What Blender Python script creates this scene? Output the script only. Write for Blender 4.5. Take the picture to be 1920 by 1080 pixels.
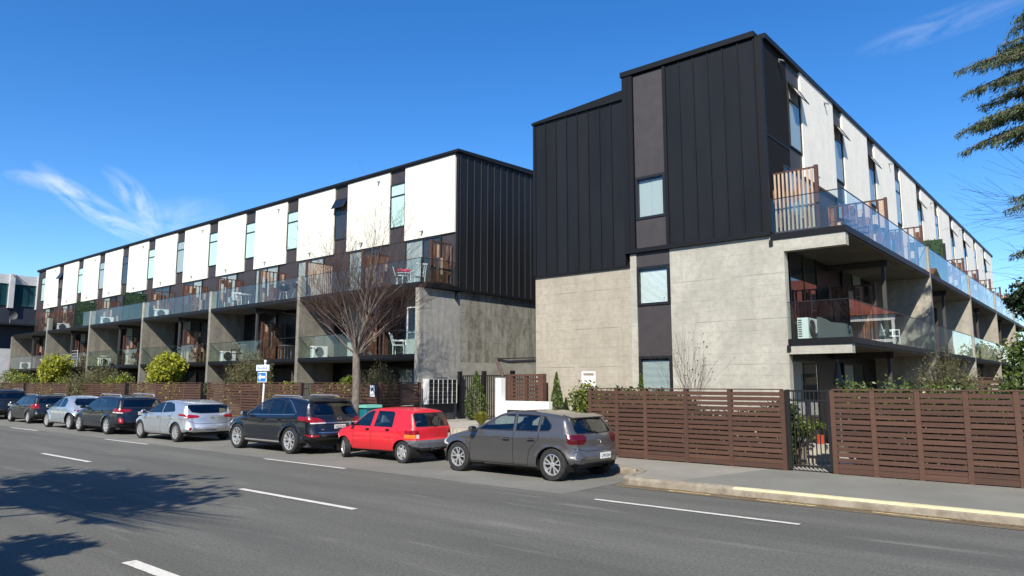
import bpy, bmesh, math, random
import numpy as np
from mathutils import Vector, Matrix
from mathutils.bvhtree import BVHTree
random.seed(7); RNG = np.random.default_rng(11)
for o in list(bpy.data.objects): bpy.data.objects.remove(o)
SC = bpy.context.scene; COL = SC.collection
R = math.radians

# ------------------------------------------------------------------ camera
cam = bpy.data.cameras.new('camera'); camo = bpy.data.objects.new('camera', cam); COL.objects.link(camo)
cam.sensor_width = 36; cam.lens = 25.31; cam.clip_start = .05; cam.clip_end = 3000
camo.location = (0, 0, 1.9); camo.rotation_euler = (R(97.52), 0, R(40.06)); SC.camera = camo

# ------------------------------------------------------------------ sun and sky
SUN = Vector((.50, -1, .97)).normalized()
el = math.asin(SUN.z); az = math.atan2(SUN.x, SUN.y)
sl = bpy.data.lights.new('sun', 'SUN'); sl.energy = 5.0; sl.angle = R(.5); sl.color = (1, .93, .80)
so = bpy.data.objects.new('sun', sl); COL.objects.link(so); so.location = (20, -60, 60)
so.rotation_euler = SUN.to_track_quat('Z', 'Y').to_euler()
w = bpy.data.worlds.new('World'); SC.world = w; w.use_nodes = True
N = w.node_tree.nodes; L = w.node_tree.links; N.clear()
out = N.new('ShaderNodeOutputWorld'); bg = N.new('ShaderNodeBackground'); sky = N.new('ShaderNodeTexSky')
sky.sky_type = 'NISHITA'; sky.sun_disc = False; sky.sun_elevation = el; sky.sun_rotation = az
sky.air_density = 1.0; sky.dust_density = 0.0; sky.ozone_density = 5.0; sky.altitude = 100
bg.inputs['Strength'].default_value = .112
# thin cirrus, laid out by direction on the sky
tc = N.new('ShaderNodeTexCoord')
def sky_dir(x, y):
    f = 1350.; ya, pi = R(40.06), R(7.52)
    fw = Vector((-math.sin(ya)*math.cos(pi), math.cos(ya)*math.cos(pi), math.sin(pi)))
    r = Vector((math.cos(ya), math.sin(ya), 0)); u = r.cross(fw)
    return (r*((x-960)/f) - u*((y-540)/f) + fw).normalized()
def vnode(op, a, b):
    n = N.new('ShaderNodeVectorMath'); n.operation = op
    L.new(a, n.inputs[0])
    if isinstance(b, Vector): n.inputs[1].default_value = b
    else: L.new(b, n.inputs[1])
    return n
def mnode(op, a, b=None, clamp=False):
    n = N.new('ShaderNodeMath'); n.operation = op; n.use_clamp = clamp
    for i, s in enumerate((a, b)):
        if s is None: continue
        if isinstance(s, (int, float)): n.inputs[i].default_value = s
        else: L.new(s, n.inputs[i])
    return n.outputs[0]
def wisp(c, along, half_l, half_w, sx, sy, gain, seed, bend=0):
    d = sky_dir(*c); a = (sky_dir(*along) - d); a = (a - d*a.dot(d)).normalized(); b = d.cross(a)
    pu = vnode('DOT_PRODUCT', tc.outputs['Generated'], a).outputs['Value']
    pv = vnode('DOT_PRODUCT', tc.outputs['Generated'], b).outputs['Value']
    pw = vnode('DOT_PRODUCT', tc.outputs['Generated'], d).outputs['Value']
    pv = mnode('ADD', pv, mnode('MULTIPLY', mnode('MULTIPLY', pu, pu), bend))
    eu = mnode('POWER', mnode('DIVIDE', pu, half_l), 2); ev = mnode('POWER', mnode('DIVIDE', pv, half_w), 2)
    m = mnode('SUBTRACT', 1, mnode('ADD', eu, ev), True)
    cx = N.new('ShaderNodeCombineXYZ')
    L.new(mnode('MULTIPLY', pu, sx), cx.inputs[0]); L.new(mnode('MULTIPLY', pv, sy), cx.inputs[1]); cx.inputs[2].default_value = seed
    no = N.new('ShaderNodeTexNoise'); no.inputs['Scale'].default_value = 1; no.inputs['Detail'].default_value = 7
    no.inputs['Roughness'].default_value = .62; no.inputs['Distortion'].default_value = .9
    L.new(cx.outputs[0], no.inputs['Vector'])
    t = mnode('MULTIPLY', mnode('SUBTRACT', no.outputs['Fac'], .36), 2.4, True)
    return mnode('MULTIPLY', mnode('MULTIPLY', mnode('MULTIPLY', m, t), gain), mnode('GREATER_THAN', pw, 0))
ws = [wisp((187, 398), (284, 458), .088, .017, 15, 60, .62, 1.3, 1.2),
      wisp((90, 343), (160, 358), .045, .012, 20, 60, .5, 2.2, 0),
      wisp((258, 376), (303, 433), .055, .018, 18, 55, .5, 4.1, -2.5),
      wisp((325, 408), (415, 393), .07, .026, 16, 36, .3, 9.2),
      wisp((1770, 45), (1900, 0), .10, .018, 10, 50, .2, 7.7)]
acc = ws[0]
for q in ws[1:]: acc = mnode('ADD', acc, q, True)
mx = N.new('ShaderNodeMix'); mx.data_type = 'RGBA'
sat = N.new('ShaderNodeHueSaturation'); sat.inputs['Value'].default_value = 1.14; sat.inputs['Hue'].default_value = .506; sat.inputs['Saturation'].default_value = 1.27
L.new(sky.outputs[0], sat.inputs['Color'])
L.new(acc, mx.inputs['Factor']); L.new(sat.outputs[0], mx.inputs[6]); mx.inputs[7].default_value = (7.5, 7.7, 8, 1)
L.new(mx.outputs[2], bg.inputs['Color']); L.new(bg.outputs[0], out.inputs['Surface'])
SC.view_settings.view_transform = 'Standard'; SC.view_settings.look = 'None'; SC.view_settings.exposure = .56; SC.view_settings.gamma = 1
SC.render.engine = 'CYCLES'; SC.cycles.max_bounces = 8; SC.cycles.transparent_max_bounces = 16
SC.render.resolution_x = 1024; SC.render.resolution_y = 576

# ------------------------------------------------------------------ materials
M = {}
def pm(name, c1, c2=None, scale=2.0, stretch=(1, 1, 1), rough=.6, metal=0, bump=0, bscale=60, lo=.35, hi=.65, coat=0, spec=.5, detail=6, c3=None, s3=8, f3=.4, space='pos', trans=0, bstretch=None, lines=None, runs=None, streak=None, vary=0):
    m = bpy.data.materials.new(name); m.use_nodes = True; M[name] = m
    t = m.node_tree; n = t.nodes; b = n['Principled BSDF']
    b.inputs['Base Color'].default_value = (*c1, 1); b.inputs['Roughness'].default_value = rough
    b.inputs['Metallic'].default_value = metal; b.inputs['Specular IOR Level'].default_value = spec
    if coat: b.inputs['Coat Weight'].default_value = coat; b.inputs['Coat Roughness'].default_value = .03
    if space == 'pos': g = n.new('ShaderNodeNewGeometry').outputs['Position']
    else: g = n.new('ShaderNodeTexCoord').outputs['Object']
    def noise(sc, st, det, rgh=.6):
        mp = n.new('ShaderNodeMapping'); mp.inputs['Scale'].default_value = st; t.links.new(g, mp.inputs['Vector'])
        x = n.new('ShaderNodeTexNoise'); x.inputs['Scale'].default_value = sc; x.inputs['Detail'].default_value = det; x.inputs['Roughness'].default_value = rgh
        t.links.new(mp.outputs[0], x.inputs['Vector']); return x.outputs['Fac']
    def ramp(f, lo, hi):
        r = n.new('ShaderNodeMapRange'); r.inputs[1].default_value = lo; r.inputs[2].default_value = hi; t.links.new(f, r.inputs[0]); return r.outputs[0]
    def mix(f, a, c, k=1):
        x = n.new('ShaderNodeMix'); x.data_type = 'RGBA'
        if k != 1:
            q = n.new('ShaderNodeMath'); q.operation = 'MULTIPLY'; q.inputs[1].default_value = k; t.links.new(f, q.inputs[0]); f = q.outputs[0]
        t.links.new(f, x.inputs['Factor'])
        if hasattr(a, 'is_linked'): t.links.new(a, x.inputs[6])
        else: x.inputs[6].default_value = (*a, 1)
        x.inputs[7].default_value = (*c, 1); return x.outputs[2]
    col = None
    if c2: col = mix(ramp(noise(scale, stretch, detail), lo, hi), c1, c2)
    if c3: col = mix(ramp(noise(s3, (1, 1, 1), 8, .7), .45, .7), col if col else c1, c3, f3)
    for sc_, st_, lo_, hi_, c_, k_ in (streak or ()): col = mix(ramp(noise(sc_, st_, 6, .65), lo_, hi_), col, c_, k_)
    if runs:    # dark water runs, long in z
        col = mix(ramp(noise(1.0, (runs[0], runs[0], .22), 5, .7), .52, .72), col, runs[1], runs[2])
    if lines:   # thin board / joint lines at fixed heights, broken up by noise
        sx = n.new('ShaderNodeSeparateXYZ'); t.links.new(g, sx.inputs[0])
        for per, wd, k in lines:
            a = n.new('ShaderNodeMath'); a.operation = 'PINGPONG'; a.inputs[1].default_value = per/2; t.links.new(sx.outputs['Z'], a.inputs[0])
            c = n.new('ShaderNodeMath'); c.operation = 'LESS_THAN'; c.inputs[1].default_value = wd; t.links.new(a.outputs[0], c.inputs[0])
            d = n.new('ShaderNodeMath'); d.operation = 'MULTIPLY'; t.links.new(c.outputs[0], d.inputs[0]); t.links.new(ramp(noise(1.6, (1, 1, 3), 4), .4, .6), d.inputs[1])
            col = mix(d.outputs[0], col, tuple(v*.45 for v in c1), k)
    if vary:    # each board or panel its own shade
        oi = n.new('ShaderNodeObjectInfo'); vr = n.new('ShaderNodeMapRange'); vr.inputs[3].default_value = 1-vary; vr.inputs[4].default_value = 1+vary*.6; t.links.new(oi.outputs['Random'], vr.inputs[0])
        hs_ = n.new('ShaderNodeHueSaturation'); t.links.new(vr.outputs[0], hs_.inputs['Value']); t.links.new(col, hs_.inputs['Color']); col = hs_.outputs[0]
    if col: t.links.new(col, b.inputs['Base Color'])
    if bump:
        bp = n.new('ShaderNodeBump'); bp.inputs['Strength'].default_value = bump; bp.inputs['Distance'].default_value = .02
        t.links.new(noise(bscale, bstretch or (1, 1, 1), 4), bp.inputs['Height']); t.links.new(bp.outputs[0], b.inputs['Normal'])
    if trans:   # thin leaf: some light passes through
        tr = n.new('ShaderNodeBsdfTranslucent'); ms = n.new('ShaderNodeMixShader'); ms.inputs[0].default_value = trans
        if col: t.links.new(col, tr.inputs['Color'])
        else: tr.inputs['Color'].default_value = (*c1, 1)
        t.links.new(b.outputs[0], ms.inputs[1]); t.links.new(tr.outputs[0], ms.inputs[2]); t.links.new(ms.outputs[0], n['Material Output'].inputs['Surface'])
    return m
def glassm(name, tint, ior=1.5, extra=0.0, rough=0.0, refl=(1, 1, 1)):
    m = bpy.data.materials.new(name); m.use_nodes = True; M[name] = m
    t = m.node_tree; n = t.nodes; n.remove(n['Principled BSDF'])
    tr = n.new('ShaderNodeBsdfTransparent'); tr.inputs[0].default_value = (*tint, 1)
    gl = n.new('ShaderNodeBsdfGlossy'); gl.inputs['Roughness'].default_value = rough; gl.inputs['Color'].default_value = (*refl, 1)
    fr = n.new('ShaderNodeFresnel'); fr.inputs[0].default_value = ior
    ad = n.new('ShaderNodeMath'); ad.operation = 'ADD'; ad.use_clamp = True; ad.inputs[1].default_value = extra; t.links.new(fr.outputs[0], ad.inputs[0])
    ge = n.new('ShaderNodeNewGeometry'); iv = n.new('ShaderNodeMath'); iv.operation = 'SUBTRACT'; iv.inputs[0].default_value = 1; t.links.new(ge.outputs['Backfacing'], iv.inputs[1])
    mu = n.new('ShaderNodeMath'); mu.operation = 'MULTIPLY'; t.links.new(ad.outputs[0], mu.inputs[0]); t.links.new(iv.outputs[0], mu.inputs[1])   # reflect once, on entering the sheet
    ms = n.new('ShaderNodeMixShader'); t.links.new(mu.outputs[0], ms.inputs[0]); t.links.new(tr.outputs[0], ms.inputs[1]); t.links.new(gl.outputs[0], ms.inputs[2])
    t.links.new(ms.outputs[0], n['Material Output'].inputs['Surface']); return m

pm('asphalt', (.098, .097, .082), (.148, .146, .124), scale=1.1, stretch=(.07, .8, 1), rough=.85, bump=.7, bscale=50, lo=.36, hi=.66, c3=(.045, .043, .039), s3=26, f3=.85,
   streak=((1.0, (.35, 3.2, 1), .58, .72, (.235, .225, .20), .55), (22, (1, 1, 1), .60, .72, (.26, .25, .225), .5), (.5, (.3, 1.0, 1), .55, .66, (.085, .082, .074), .6)))
pm('asphalt_bay', (.152, .148, .126), (.198, .192, .164), scale=.6, rough=.9, bump=.35, bscale=110, c3=(.09, .088, .083), s3=40, f3=.7)
pm('tar_patch', (.104, .099, .089), (.132, .125, .112), scale=1.2, stretch=(.25, 2, 1), rough=.8, bump=.3, bscale=120, c3=(.06, .06, .06), s3=50, f3=.7)
pm('road_scuff', (.165, .157, .14), (.125, .118, .106), scale=3, stretch=(.4, 3, 1), rough=.85, bump=.3, bscale=120, lo=.4, hi=.56)
pm('footpath', (.225, .208, .172), (.28, .262, .22), scale=.9, rough=.9, bump=.25, bscale=140, c3=(.15, .145, .13), s3=30, f3=.5)
pm('footpath_dark', (.163, .160, .134), (.203, .199, .168), scale=.9, rough=.9, bump=.25, bscale=140, c3=(.12, .118, .11), s3=30, f3=.5)
pm('kerb', (.31, .275, .215), (.19, .16, .115), scale=2.5, rough=.9, bump=.4, bscale=40, c3=(.13, .11, .085), s3=7, f3=.7)
pm('kerb_yellow', (.66, .58, .34), (.56, .48, .27), scale=3, rough=.8, bump=.35, bscale=40, c3=(.36, .31, .22), s3=9, f3=.7)
pm('gutter_dirt', (.12, .075, .035), (.20, .16, .10), scale=4, stretch=(.5, 3, 1), rough=1, bump=.5, bscale=50, lo=.42, hi=.6, c3=(.08, .055, .03), s3=25, f3=.8)
pm('yellow_line', (.55, .42, .18), (.30, .25, .15), scale=6, rough=.8, bump=.2, lo=.4, hi=.7)
pm('white_line', (.62, .60, .54), (.42, .40, .36), scale=9, rough=.75, bump=.2, lo=.5, hi=.8)
pm('earth', (.10, .078, .05), (.16, .125, .08), scale=3, rough=1, bump=.5, bscale=25)
pm('lawn', (.07, .085, .03), (.12, .11, .05), scale=2, rough=1, bump=.6, bscale=60)
pm('paver', (.40, .37, .32), (.30, .28, .24), scale=5, rough=.9, bump=.3, bscale=60)
pm('stone_face', (.42, .38, .31), (.27, .24, .19), scale=7, rough=.95, bump=.9, bscale=14)
pm('clad', (.0115, .0118, .0128), (.0155, .0158, .017), scale=1.3, stretch=(1, 1, .3), rough=.42, bump=.05, bscale=3, spec=.22, vary=.15)
pm('clad_matte', (.0125, .0125, .0135), (.015, .015, .016), scale=2, rough=.8, spec=.08)
pm('seam_metal', (.030, .031, .034), rough=.35, spec=.5)
pm('clad_trim', (.0095, .0097, .0105), rough=.5, spec=.25)
pm('clad_brown', (.040, .034, .034), (.050, .043, .042), scale=3, rough=.6)
pm('wall_brown', (.034, .028, .030), (.044, .037, .038), scale=3, rough=.6)
pm('white_panel', (.76, .735, .63), (.71, .685, .585), scale=1.1, stretch=(1, 1, .35), rough=.8, bump=.06, bscale=90, lo=.45, hi=.85, vary=.04, runs=(3, (.60, .575, .48), .25))
pm('white_panel_side', (.84, .81, .72), (.78, .75, .66), scale=1.4, stretch=(1, 1, .4), rough=.85, bump=.12, bscale=50, c3=(.6, .58, .53), s3=3, f3=.35)  # same paint as the front panels, colour lightened to offset grazing sun
CB = (.5, .5, 9)
pm('concrete', (.455, .44, .37), (.33, .32, .268), scale=1.0, stretch=(1, 1, .8), rough=.9, bump=.25, bscale=3, bstretch=CB, lo=.36, hi=.66, c3=(.26, .238, .20), s3=6, f3=.6, lines=((.3, .007, .5), (1.2, .011, .7)), runs=(5, (.27, .25, .21), .5))
pm('concrete_wing', (.415, .375, .297), (.315, .283, .222), scale=1.2, stretch=(1, 1, .7), rough=.9, bump=.3, bscale=3, bstretch=CB, lo=.32, hi=.7, c3=(.26, .222, .175), s3=6, f3=.6, lines=((.3, .007, .6), (1.2, .011, .75)), runs=(5, (.27, .235, .19), .45))
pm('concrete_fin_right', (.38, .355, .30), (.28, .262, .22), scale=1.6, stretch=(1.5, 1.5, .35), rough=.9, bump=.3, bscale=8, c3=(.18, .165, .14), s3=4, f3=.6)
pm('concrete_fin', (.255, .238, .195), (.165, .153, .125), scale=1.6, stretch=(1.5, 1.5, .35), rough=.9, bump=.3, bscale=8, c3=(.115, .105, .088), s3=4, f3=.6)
pm('concrete_stain', (.26, .25, .21), (.125, .12, .092), scale=1.8, stretch=(1.6, 1.6, .55), rough=.95, bump=.3, bscale=8, lo=.38, hi=.62, c3=(.34, .335, .30), s3=5, f3=.6, lines=((.3, .007, .4), (1.2, .012, .8)), runs=(4, (.09, .088, .07), .6))
pm('concrete_grey', (.33, .325, .30), (.20, .195, .18), scale=1.4, stretch=(2, 2, .3), rough=.95, bump=.3, bscale=8, lo=.35, hi=.7, c3=(.42, .41, .39), s3=5, f3=.55, runs=(6, (.15, .148, .135), .6))
pm('concrete_base', (.33, .32, .28), (.22, .21, .18), scale=2, rough=.95, bump=.3, bscale=8)
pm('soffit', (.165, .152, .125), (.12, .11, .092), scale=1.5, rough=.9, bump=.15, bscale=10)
pm('tub_grey', (.075, .076, .075), rough=.6)
pm('house_dark', (.09, .07, .055), (.07, .055, .045), scale=2, rough=.8)
pm('charcoal_paint', (.045, .047, .052), rough=.7)
pm('white_paint', (.80, .79, .75), (.74, .73, .69), scale=3, rough=.7)
pm('white_enamel', (.72, .72, .70), (.64, .64, .62), scale=5, rough=.4)
pm('black_metal', (.012, .012, .013), rough=.45)
pm('grey_metal', (.25, .25, .25), rough=.4, metal=.6)
pm('fan_black', (.02, .02, .02), rough=.6)
pm('steel_post', (.05, .047, .045), rough=.6)
pm('rust_brown', (.085, .035, .024), (.06, .025, .018), scale=5, rough=.65)
pm('fence_brown', (.094, .044, .0265), (.064, .030, .0185), scale=2.2, stretch=(.6, .6, 14), rough=.7, bump=.2, bscale=30, bstretch=(1, 1, 12), c3=(.10, .047, .032), s3=12, f3=.5, vary=.22)
pm('fence_brown_b', (.080, .037, .0225), (.056, .0255, .0165), scale=2.2, stretch=(.6, .6, 14), rough=.75, bump=.2, bscale=30, bstretch=(1, 1, 12), c3=(.088, .041, .028), s3=12, f3=.5, vary=.22)
pm('timber', (.19, .080, .042), (.075, .031, .02), scale=4, stretch=(3, 3, .8), rough=.75, lo=.4, hi=.6, bump=.2, c3=(.34, .20, .12), s3=5, f3=.45, vary=.3)
pm('timber_dark', (.12, .045, .028), (.06, .025, .018), scale=4, stretch=(3, 3, .8), rough=.75, lo=.4, hi=.6)
pm('timber_pale', (.52, .38, .27), (.40, .28, .19), scale=5, stretch=(3, 3, .5), rough=.75)
pm('blind_mint', (.66, .80, .73), (.60, .74, .68), scale=1, rough=.8)
pm('blind_white', (.80, .82, .82), (.74, .77, .78), scale=1, rough=.7)
pm('blind_grey', (.40, .43, .44), rough=.8)
pm('curtain', (.42, .42, .40), (.30, .30, .29), scale=3, stretch=(14, 14, .1), rough=.9)
pm('room_dark', (.02, .021, .024), rough=.9)  # colour of the dark sheets that stand in for unlit rooms behind glass
pm('room_wall', (.18, .18, .18), rough=.9)
pm('dark_glass', (.010, .012, .015), rough=.03, spec=.9)
pm('teal_glass', (.010, .05, .062), rough=.06, spec=.9)
pm('parapet_grey', (.50, .50, .50), (.42, .42, .42), scale=2, rough=.7)
pm('navy_wall', (.020, .024, .040), rough=.6)
glassm('pane', (.93, .965, .955), 1.5, .015)
glassm('balcony_glass', (.90, .955, .945), 1.52, .02, 0, (.95, .98, 1))
glassm('car_glass', (.42, .47, .45), 1.5, .05)
glassm('car_glass_dark', (.10, .11, .12), 1.5, .05)
pm('sign_blue', (.02, .16, .50), rough=.35)
pm('sign_pale', (.50, .68, .86), rough=.35)
pm('sign_white', (.80, .82, .84), rough=.35)
pm('ink', (.015, .015, .018), rough=.6)
pm('bin_teal', (.006, .17, .20), (.005, .13, .17), scale=3, rough=.5)
pm('bin_lid', (.13, .38, .32), rough=.5)
pm('orange_pot', (.40, .055, .02), rough=.5)
pm('red_cloth', (.60, .03, .07), (.45, .02, .05), scale=9, rough=.85)
pm('roof_red', (.33, .085, .045), (.22, .06, .035), scale=6, rough=.85)
pm('bark', (.20, .165, .14), (.11, .09, .077), scale=12, stretch=(1, 1, .5), rough=.95, bump=.5, bscale=40)
pm('bark_dark', (.115, .085, .07), (.07, .05, .042), scale=9, rough=.95)
pm('twig_red', (.085, .048, .038), (.05, .03, .025), scale=6, rough=.9)
pm('twig_olive', (.13, .115, .06), (.09, .08, .045), scale=6, rough=.9)
pm('leaf_lime', (.46, .46, .035), (.24, .28, .025), scale=5, rough=.5, lo=.35, hi=.65, trans=.35)
pm('leaf_gold', (.36, .34, .05), (.20, .21, .03), scale=5, rough=.5, trans=.35)
pm('leaf_green', (.11, .16, .025), (.05, .085, .016), scale=5, rough=.45, trans=.3)
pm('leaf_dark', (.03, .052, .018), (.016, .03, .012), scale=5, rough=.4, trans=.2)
pm('leaf_olive', (.17, .16, .06), (.10, .10, .04), scale=5, rough=.6, trans=.3)
pm('leaf_hedge', (.15, .19, .035), (.06, .09, .02), scale=6, rough=.4, trans=.3)
pm('leaf_russet', (.24, .085, .04), (.13, .05, .03), scale=6, rough=.6, trans=.3)
pm('leaf_litter', (.34, .24, .12), (.20, .12, .06), scale=20, rough=.9)
pm('needle', (.115, .15, .055), (.05, .075, .03), scale=4, rough=.6, trans=.25)
pm('turf_green', (.02, .055, .018), (.012, .035, .012), scale=10, rough=.8)

# ------------------------------------------------------------------ mesh helpers
WM = {}
def link(o, parent=None, label=None, cat=None, group=None, kind=None, world=None):
    COL.objects.link(o)
    w = world if world is not None else (Matrix.LocRotScale(o.location, o.rotation_euler, o.scale))
    WM[o.name] = w
    if parent is not None:
        o.parent = parent; o.matrix_parent_inverse = WM[parent.name].inverted()
    tag(o, label, cat, group, kind); return o
def tag(o, label=None, cat=None, group=None, kind=None):
    if label: o['label'] = label
    if cat: o['category'] = cat
    if group: o['group'] = group
    if kind: o['kind'] = kind
    return o
def root(name, loc, label, cat, group=None):
    o = bpy.data.objects.new(name, None); o.empty_display_size = .2; o.location = loc
    return link(o, None, label, cat, group)
class MB:
    def __init__(s): s.v = []; s.f = []
    def box(s, x0, x1, y0, y1, z0, z1):
        i = len(s.v)
        s.v += [(x0, y0, z0), (x1, y0, z0), (x1, y1, z0), (x0, y1, z0), (x0, y0, z1), (x1, y0, z1), (x1, y1, z1), (x0, y1, z1)]
        s.f += [(i+3, i+2, i+1, i), (i+4, i+5, i+6, i+7), (i, i+1, i+5, i+4), (i+1, i+2, i+6, i+5), (i+2, i+3, i+7, i+6), (i+3, i, i+4, i+7)]; return s
    def poly(s, pts):
        i = len(s.v); s.v += [tuple(p) for p in pts]; s.f.append(tuple(range(i, i+len(pts)))); return s
    def prism(s, pts, d):   # 3d outline swept by vector d
        i = len(s.v); n = len(pts); d = Vector(d)
        s.v += [tuple(p) for p in pts] + [tuple(Vector(p)+d) for p in pts]
        s.f.append(tuple(range(i+n-1, i-1, -1))); s.f.append(tuple(range(i+n, i+2*n)))
        for k in range(n): s.f.append((i+k, i+(k+1) % n, i+n+(k+1) % n, i+n+k))
        return s
    def tube(s, pts, rad, n=6, cap=True):
        pts = [Vector(p) for p in pts]; rad = rad if hasattr(rad, '__len__') else [rad]*len(pts)
        i0 = len(s.v); up = None
        for k, p in enumerate(pts):
            t = (pts[min(k+1, len(pts)-1)] - pts[max(k-1, 0)])
            t = t.normalized() if t.length > 1e-9 else Vector((0, 0, 1))
            if up is None: up = t.orthogonal().normalized()
            up = (up - t*up.dot(t)); up = up.normalized() if up.length > 1e-6 else t.orthogonal().normalized()
            b = t.cross(up)
            for j in range(n):
                a = 2*math.pi*j/n; s.v.append(tuple(p + (up*math.cos(a) + b*math.sin(a))*rad[k]))
        for k in range(len(pts)-1):
            for j in range(n):
                a = i0+k*n+j; b_ = i0+k*n+(j+1) % n; s.f.append((a, b_, b_+n, a+n))
        if cap and n > 2:
            s.f.append(tuple(range(i0+n-1, i0-1, -1))); e = i0+(len(pts)-1)*n; s.f.append(tuple(range(e, e+n)))
        return s
    def lathe(s, prof, n=24, axis='y', c=(0, 0, 0), closed=False):  # prof: (radius, along)
        i0 = len(s.v); m = len(prof)
        for j in range(n):
            a = 2*math.pi*j/n; ca, sa = math.cos(a), math.sin(a)
            for r, h in prof:
                p = (r*ca, h, r*sa) if axis == 'y' else ((r*ca, r*sa, h) if axis == 'z' else (h, r*ca, r*sa))
                s.v.append((p[0]+c[0], p[1]+c[1], p[2]+c[2]))
        for j in range(n):
            for k in range(m if closed else m-1):
                a = i0+j*m+k; b = i0+j*m+(k+1) % m; c2 = i0+((j+1) % n)*m+(k+1) % m; d = i0+((j+1) % n)*m+k
                s.f.append((a, b, c2, d))
        return s
    def mesh(s, name, mat, smooth=False):
        me = bpy.data.meshes.new(name); me.from_pydata(s.v, [], s.f)
        bm = bmesh.new(); bm.from_mesh(me); bmesh.ops.recalc_face_normals(bm, faces=bm.faces); bm.to_mesh(me); bm.free()
        if smooth:
            for p in me.polygons: p.use_smooth = True
            if smooth != True: me.set_sharp_from_angle(angle=R(smooth))
        me.materials.append(M[mat] if isinstance(mat, str) else mat); return me
    def build(s, name, mat, parent=None, smooth=False, loc=(0, 0, 0), rz=0, **k):
        o = bpy.data.objects.new(name, s.mesh(name, mat, smooth)); o.location = loc; o.rotation_euler = (0, 0, rz)
        return link(o, parent, **k)
CUBE = {}
def BX(name, mat, parent, x0, x1, y0, y1, z0, z1, **k):
    if mat not in CUBE: CUBE[mat] = MB().box(-.5, .5, -.5, .5, -.5, .5).mesh('block_'+mat, mat)
    o = bpy.data.objects.new(name, CUBE[mat]); o.location = ((x0+x1)/2, (y0+y1)/2, (z0+z1)/2); o.scale = (abs(x1-x0), abs(y1-y0), abs(z1-z0))
    return link(o, parent, **k)
CACHE = {}
def inst(name, key, mk, mat, parent, loc, rz=0, smooth=False, scale=(1, 1, 1), **k):
    if key not in CACHE: CACHE[key] = mk().mesh(key, mat, smooth)
    o = bpy.data.objects.new(name, CACHE[key]); o.location = loc; o.rotation_euler = (0, 0, rz); o.scale = scale
    return link(o, parent, **k)
def quads(name, V, mat, parent=None, **k):       # V: (n,4,3) array of loose leaf faces
    V = np.asarray(V, dtype=np.float32); n = len(V)
    me = bpy.data.meshes.new(name); me.vertices.add(n*4); me.loops.add(n*4); me.polygons.add(n)
    me.vertices.foreach_set('co', V.reshape(-1)); me.loops.foreach_set('vertex_index', np.arange(n*4, dtype=np.int32))
    me.polygons.foreach_set('loop_start', np.arange(0, n*4, 4, dtype=np.int32))
    try: me.polygons.foreach_set('loop_total', np.full(n, 4, dtype=np.int32))
    except Exception: pass
    me.update(calc_edges=True); me.materials.append(M[mat]); o = bpy.data.objects.new(name, me); return link(o, parent, **k)
def leaves(P, size, aspect=.5, up=.3, rng=RNG, fold=None):
    P = np.asarray(P); n = len(P)
    d = rng.normal(size=(n, 3)); d[:, 2] += up; d /= np.linalg.norm(d, axis=1)[:, None]
    e = rng.normal(size=(n, 3)); e -= d*(e*d).sum(1)[:, None]; e /= np.linalg.norm(e, axis=1)[:, None]
    s = (size*rng.uniform(.6, 1.35, n))[:, None]
    return np.stack([P-d*s*.5, P+e*s*aspect*.5-d*s*.05, P+d*s*.5, P-e*s*aspect*.5-d*s*.05], 1)
def text_mesh(name, txt, size, mat, parent, loc, rot, fit=None, **k):
    cu = bpy.data.curves.new(name, 'FONT'); cu.body = txt; cu.size = size; cu.align_x = 'CENTER'; cu.align_y = 'CENTER'; cu.extrude = .0008
    t = bpy.data.objects.new(name+'_tmp', cu); COL.objects.link(t); bpy.context.view_layer.update()
    me = bpy.data.meshes.new_from_object(t.evaluated_get(bpy.context.evaluated_depsgraph_get())); bpy.data.objects.remove(t)
    me.materials.clear(); me.materials.append(M[mat]); o = bpy.data.objects.new(name, me); o.location = loc; o.rotation_euler = rot
    if fit:
        xs = [v.co.x for v in me.vertices]; o.scale = (fit/(max(xs)-min(xs)),)*3
    return link(o, parent, **k)
F_, YA, PI_ = 1350., R(40.06), R(7.52)
_fw = Vector((-math.sin(YA)*math.cos(PI_), math.cos(YA)*math.cos(PI_), math.sin(PI_))); _r = Vector((math.cos(YA), math.sin(YA), 0)); _u = _r.cross(_fw)
def at(x, y, ax, v):   # photo pixel to the point where its ray meets the plane ax = v
    d = _r*((x-960)/F_) - _u*((y-540)/F_) + _fw; c = Vector((0, 0, 1.9)); i = 'XYZ'.index(ax)
    return c + d*((v-c[i])/d[i])
# ------------------------------------------------------------------ ground, road, kerbs, markings
def sheet(name, x0, x1, y0, y1, z, mat, nx=1, parent=None, **k):
    m = MB()
    for i in range(nx):
        a = x0+(x1-x0)*i/nx; b = x0+(x1-x0)*(i+1)/nx; m.poly([(a, y0, z), (b, y0, z), (b, y1, z), (a, y1, z)])
    return m.build(name, mat, parent, **k)
sheet('ground', -900, 900, -900, 900, -.03, 'earth', kind='structure')
sheet('road', -400, 300, .9, 13.45, 0, 'asphalt', kind='structure')
sheet('parking_bay_surface', -120, -7.55, 10.3, 13.40, .004, 'asphalt_bay', kind='structure')
rd = bpy.data.objects['road']
def strip(name, y0, y1, x0, x1, mat, z, seed, amp=.12):
    rg = np.random.default_rng(seed); n = 60; xs = np.linspace(x0, x1, n); m = MB()
    a = y0+rg.normal(size=n).cumsum()*amp*.15; b = y1+rg.normal(size=n).cumsum()*amp*.15
    for i in range(n-1): m.poly([(xs[i], a[i], z), (xs[i+1], a[i+1], z), (xs[i+1], b[i+1], z), (xs[i], b[i], z)])
    m.build(name, mat, rd, kind='structure')
strip('gutter_dirt', 11.72, 12.07, -7.45, 40, 'gutter_dirt', .006, 3, .1)
strip('gutter_dirt', 13.1, 13.42, -100, -8.2, 'gutter_dirt', .008, 4, .1)
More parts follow.
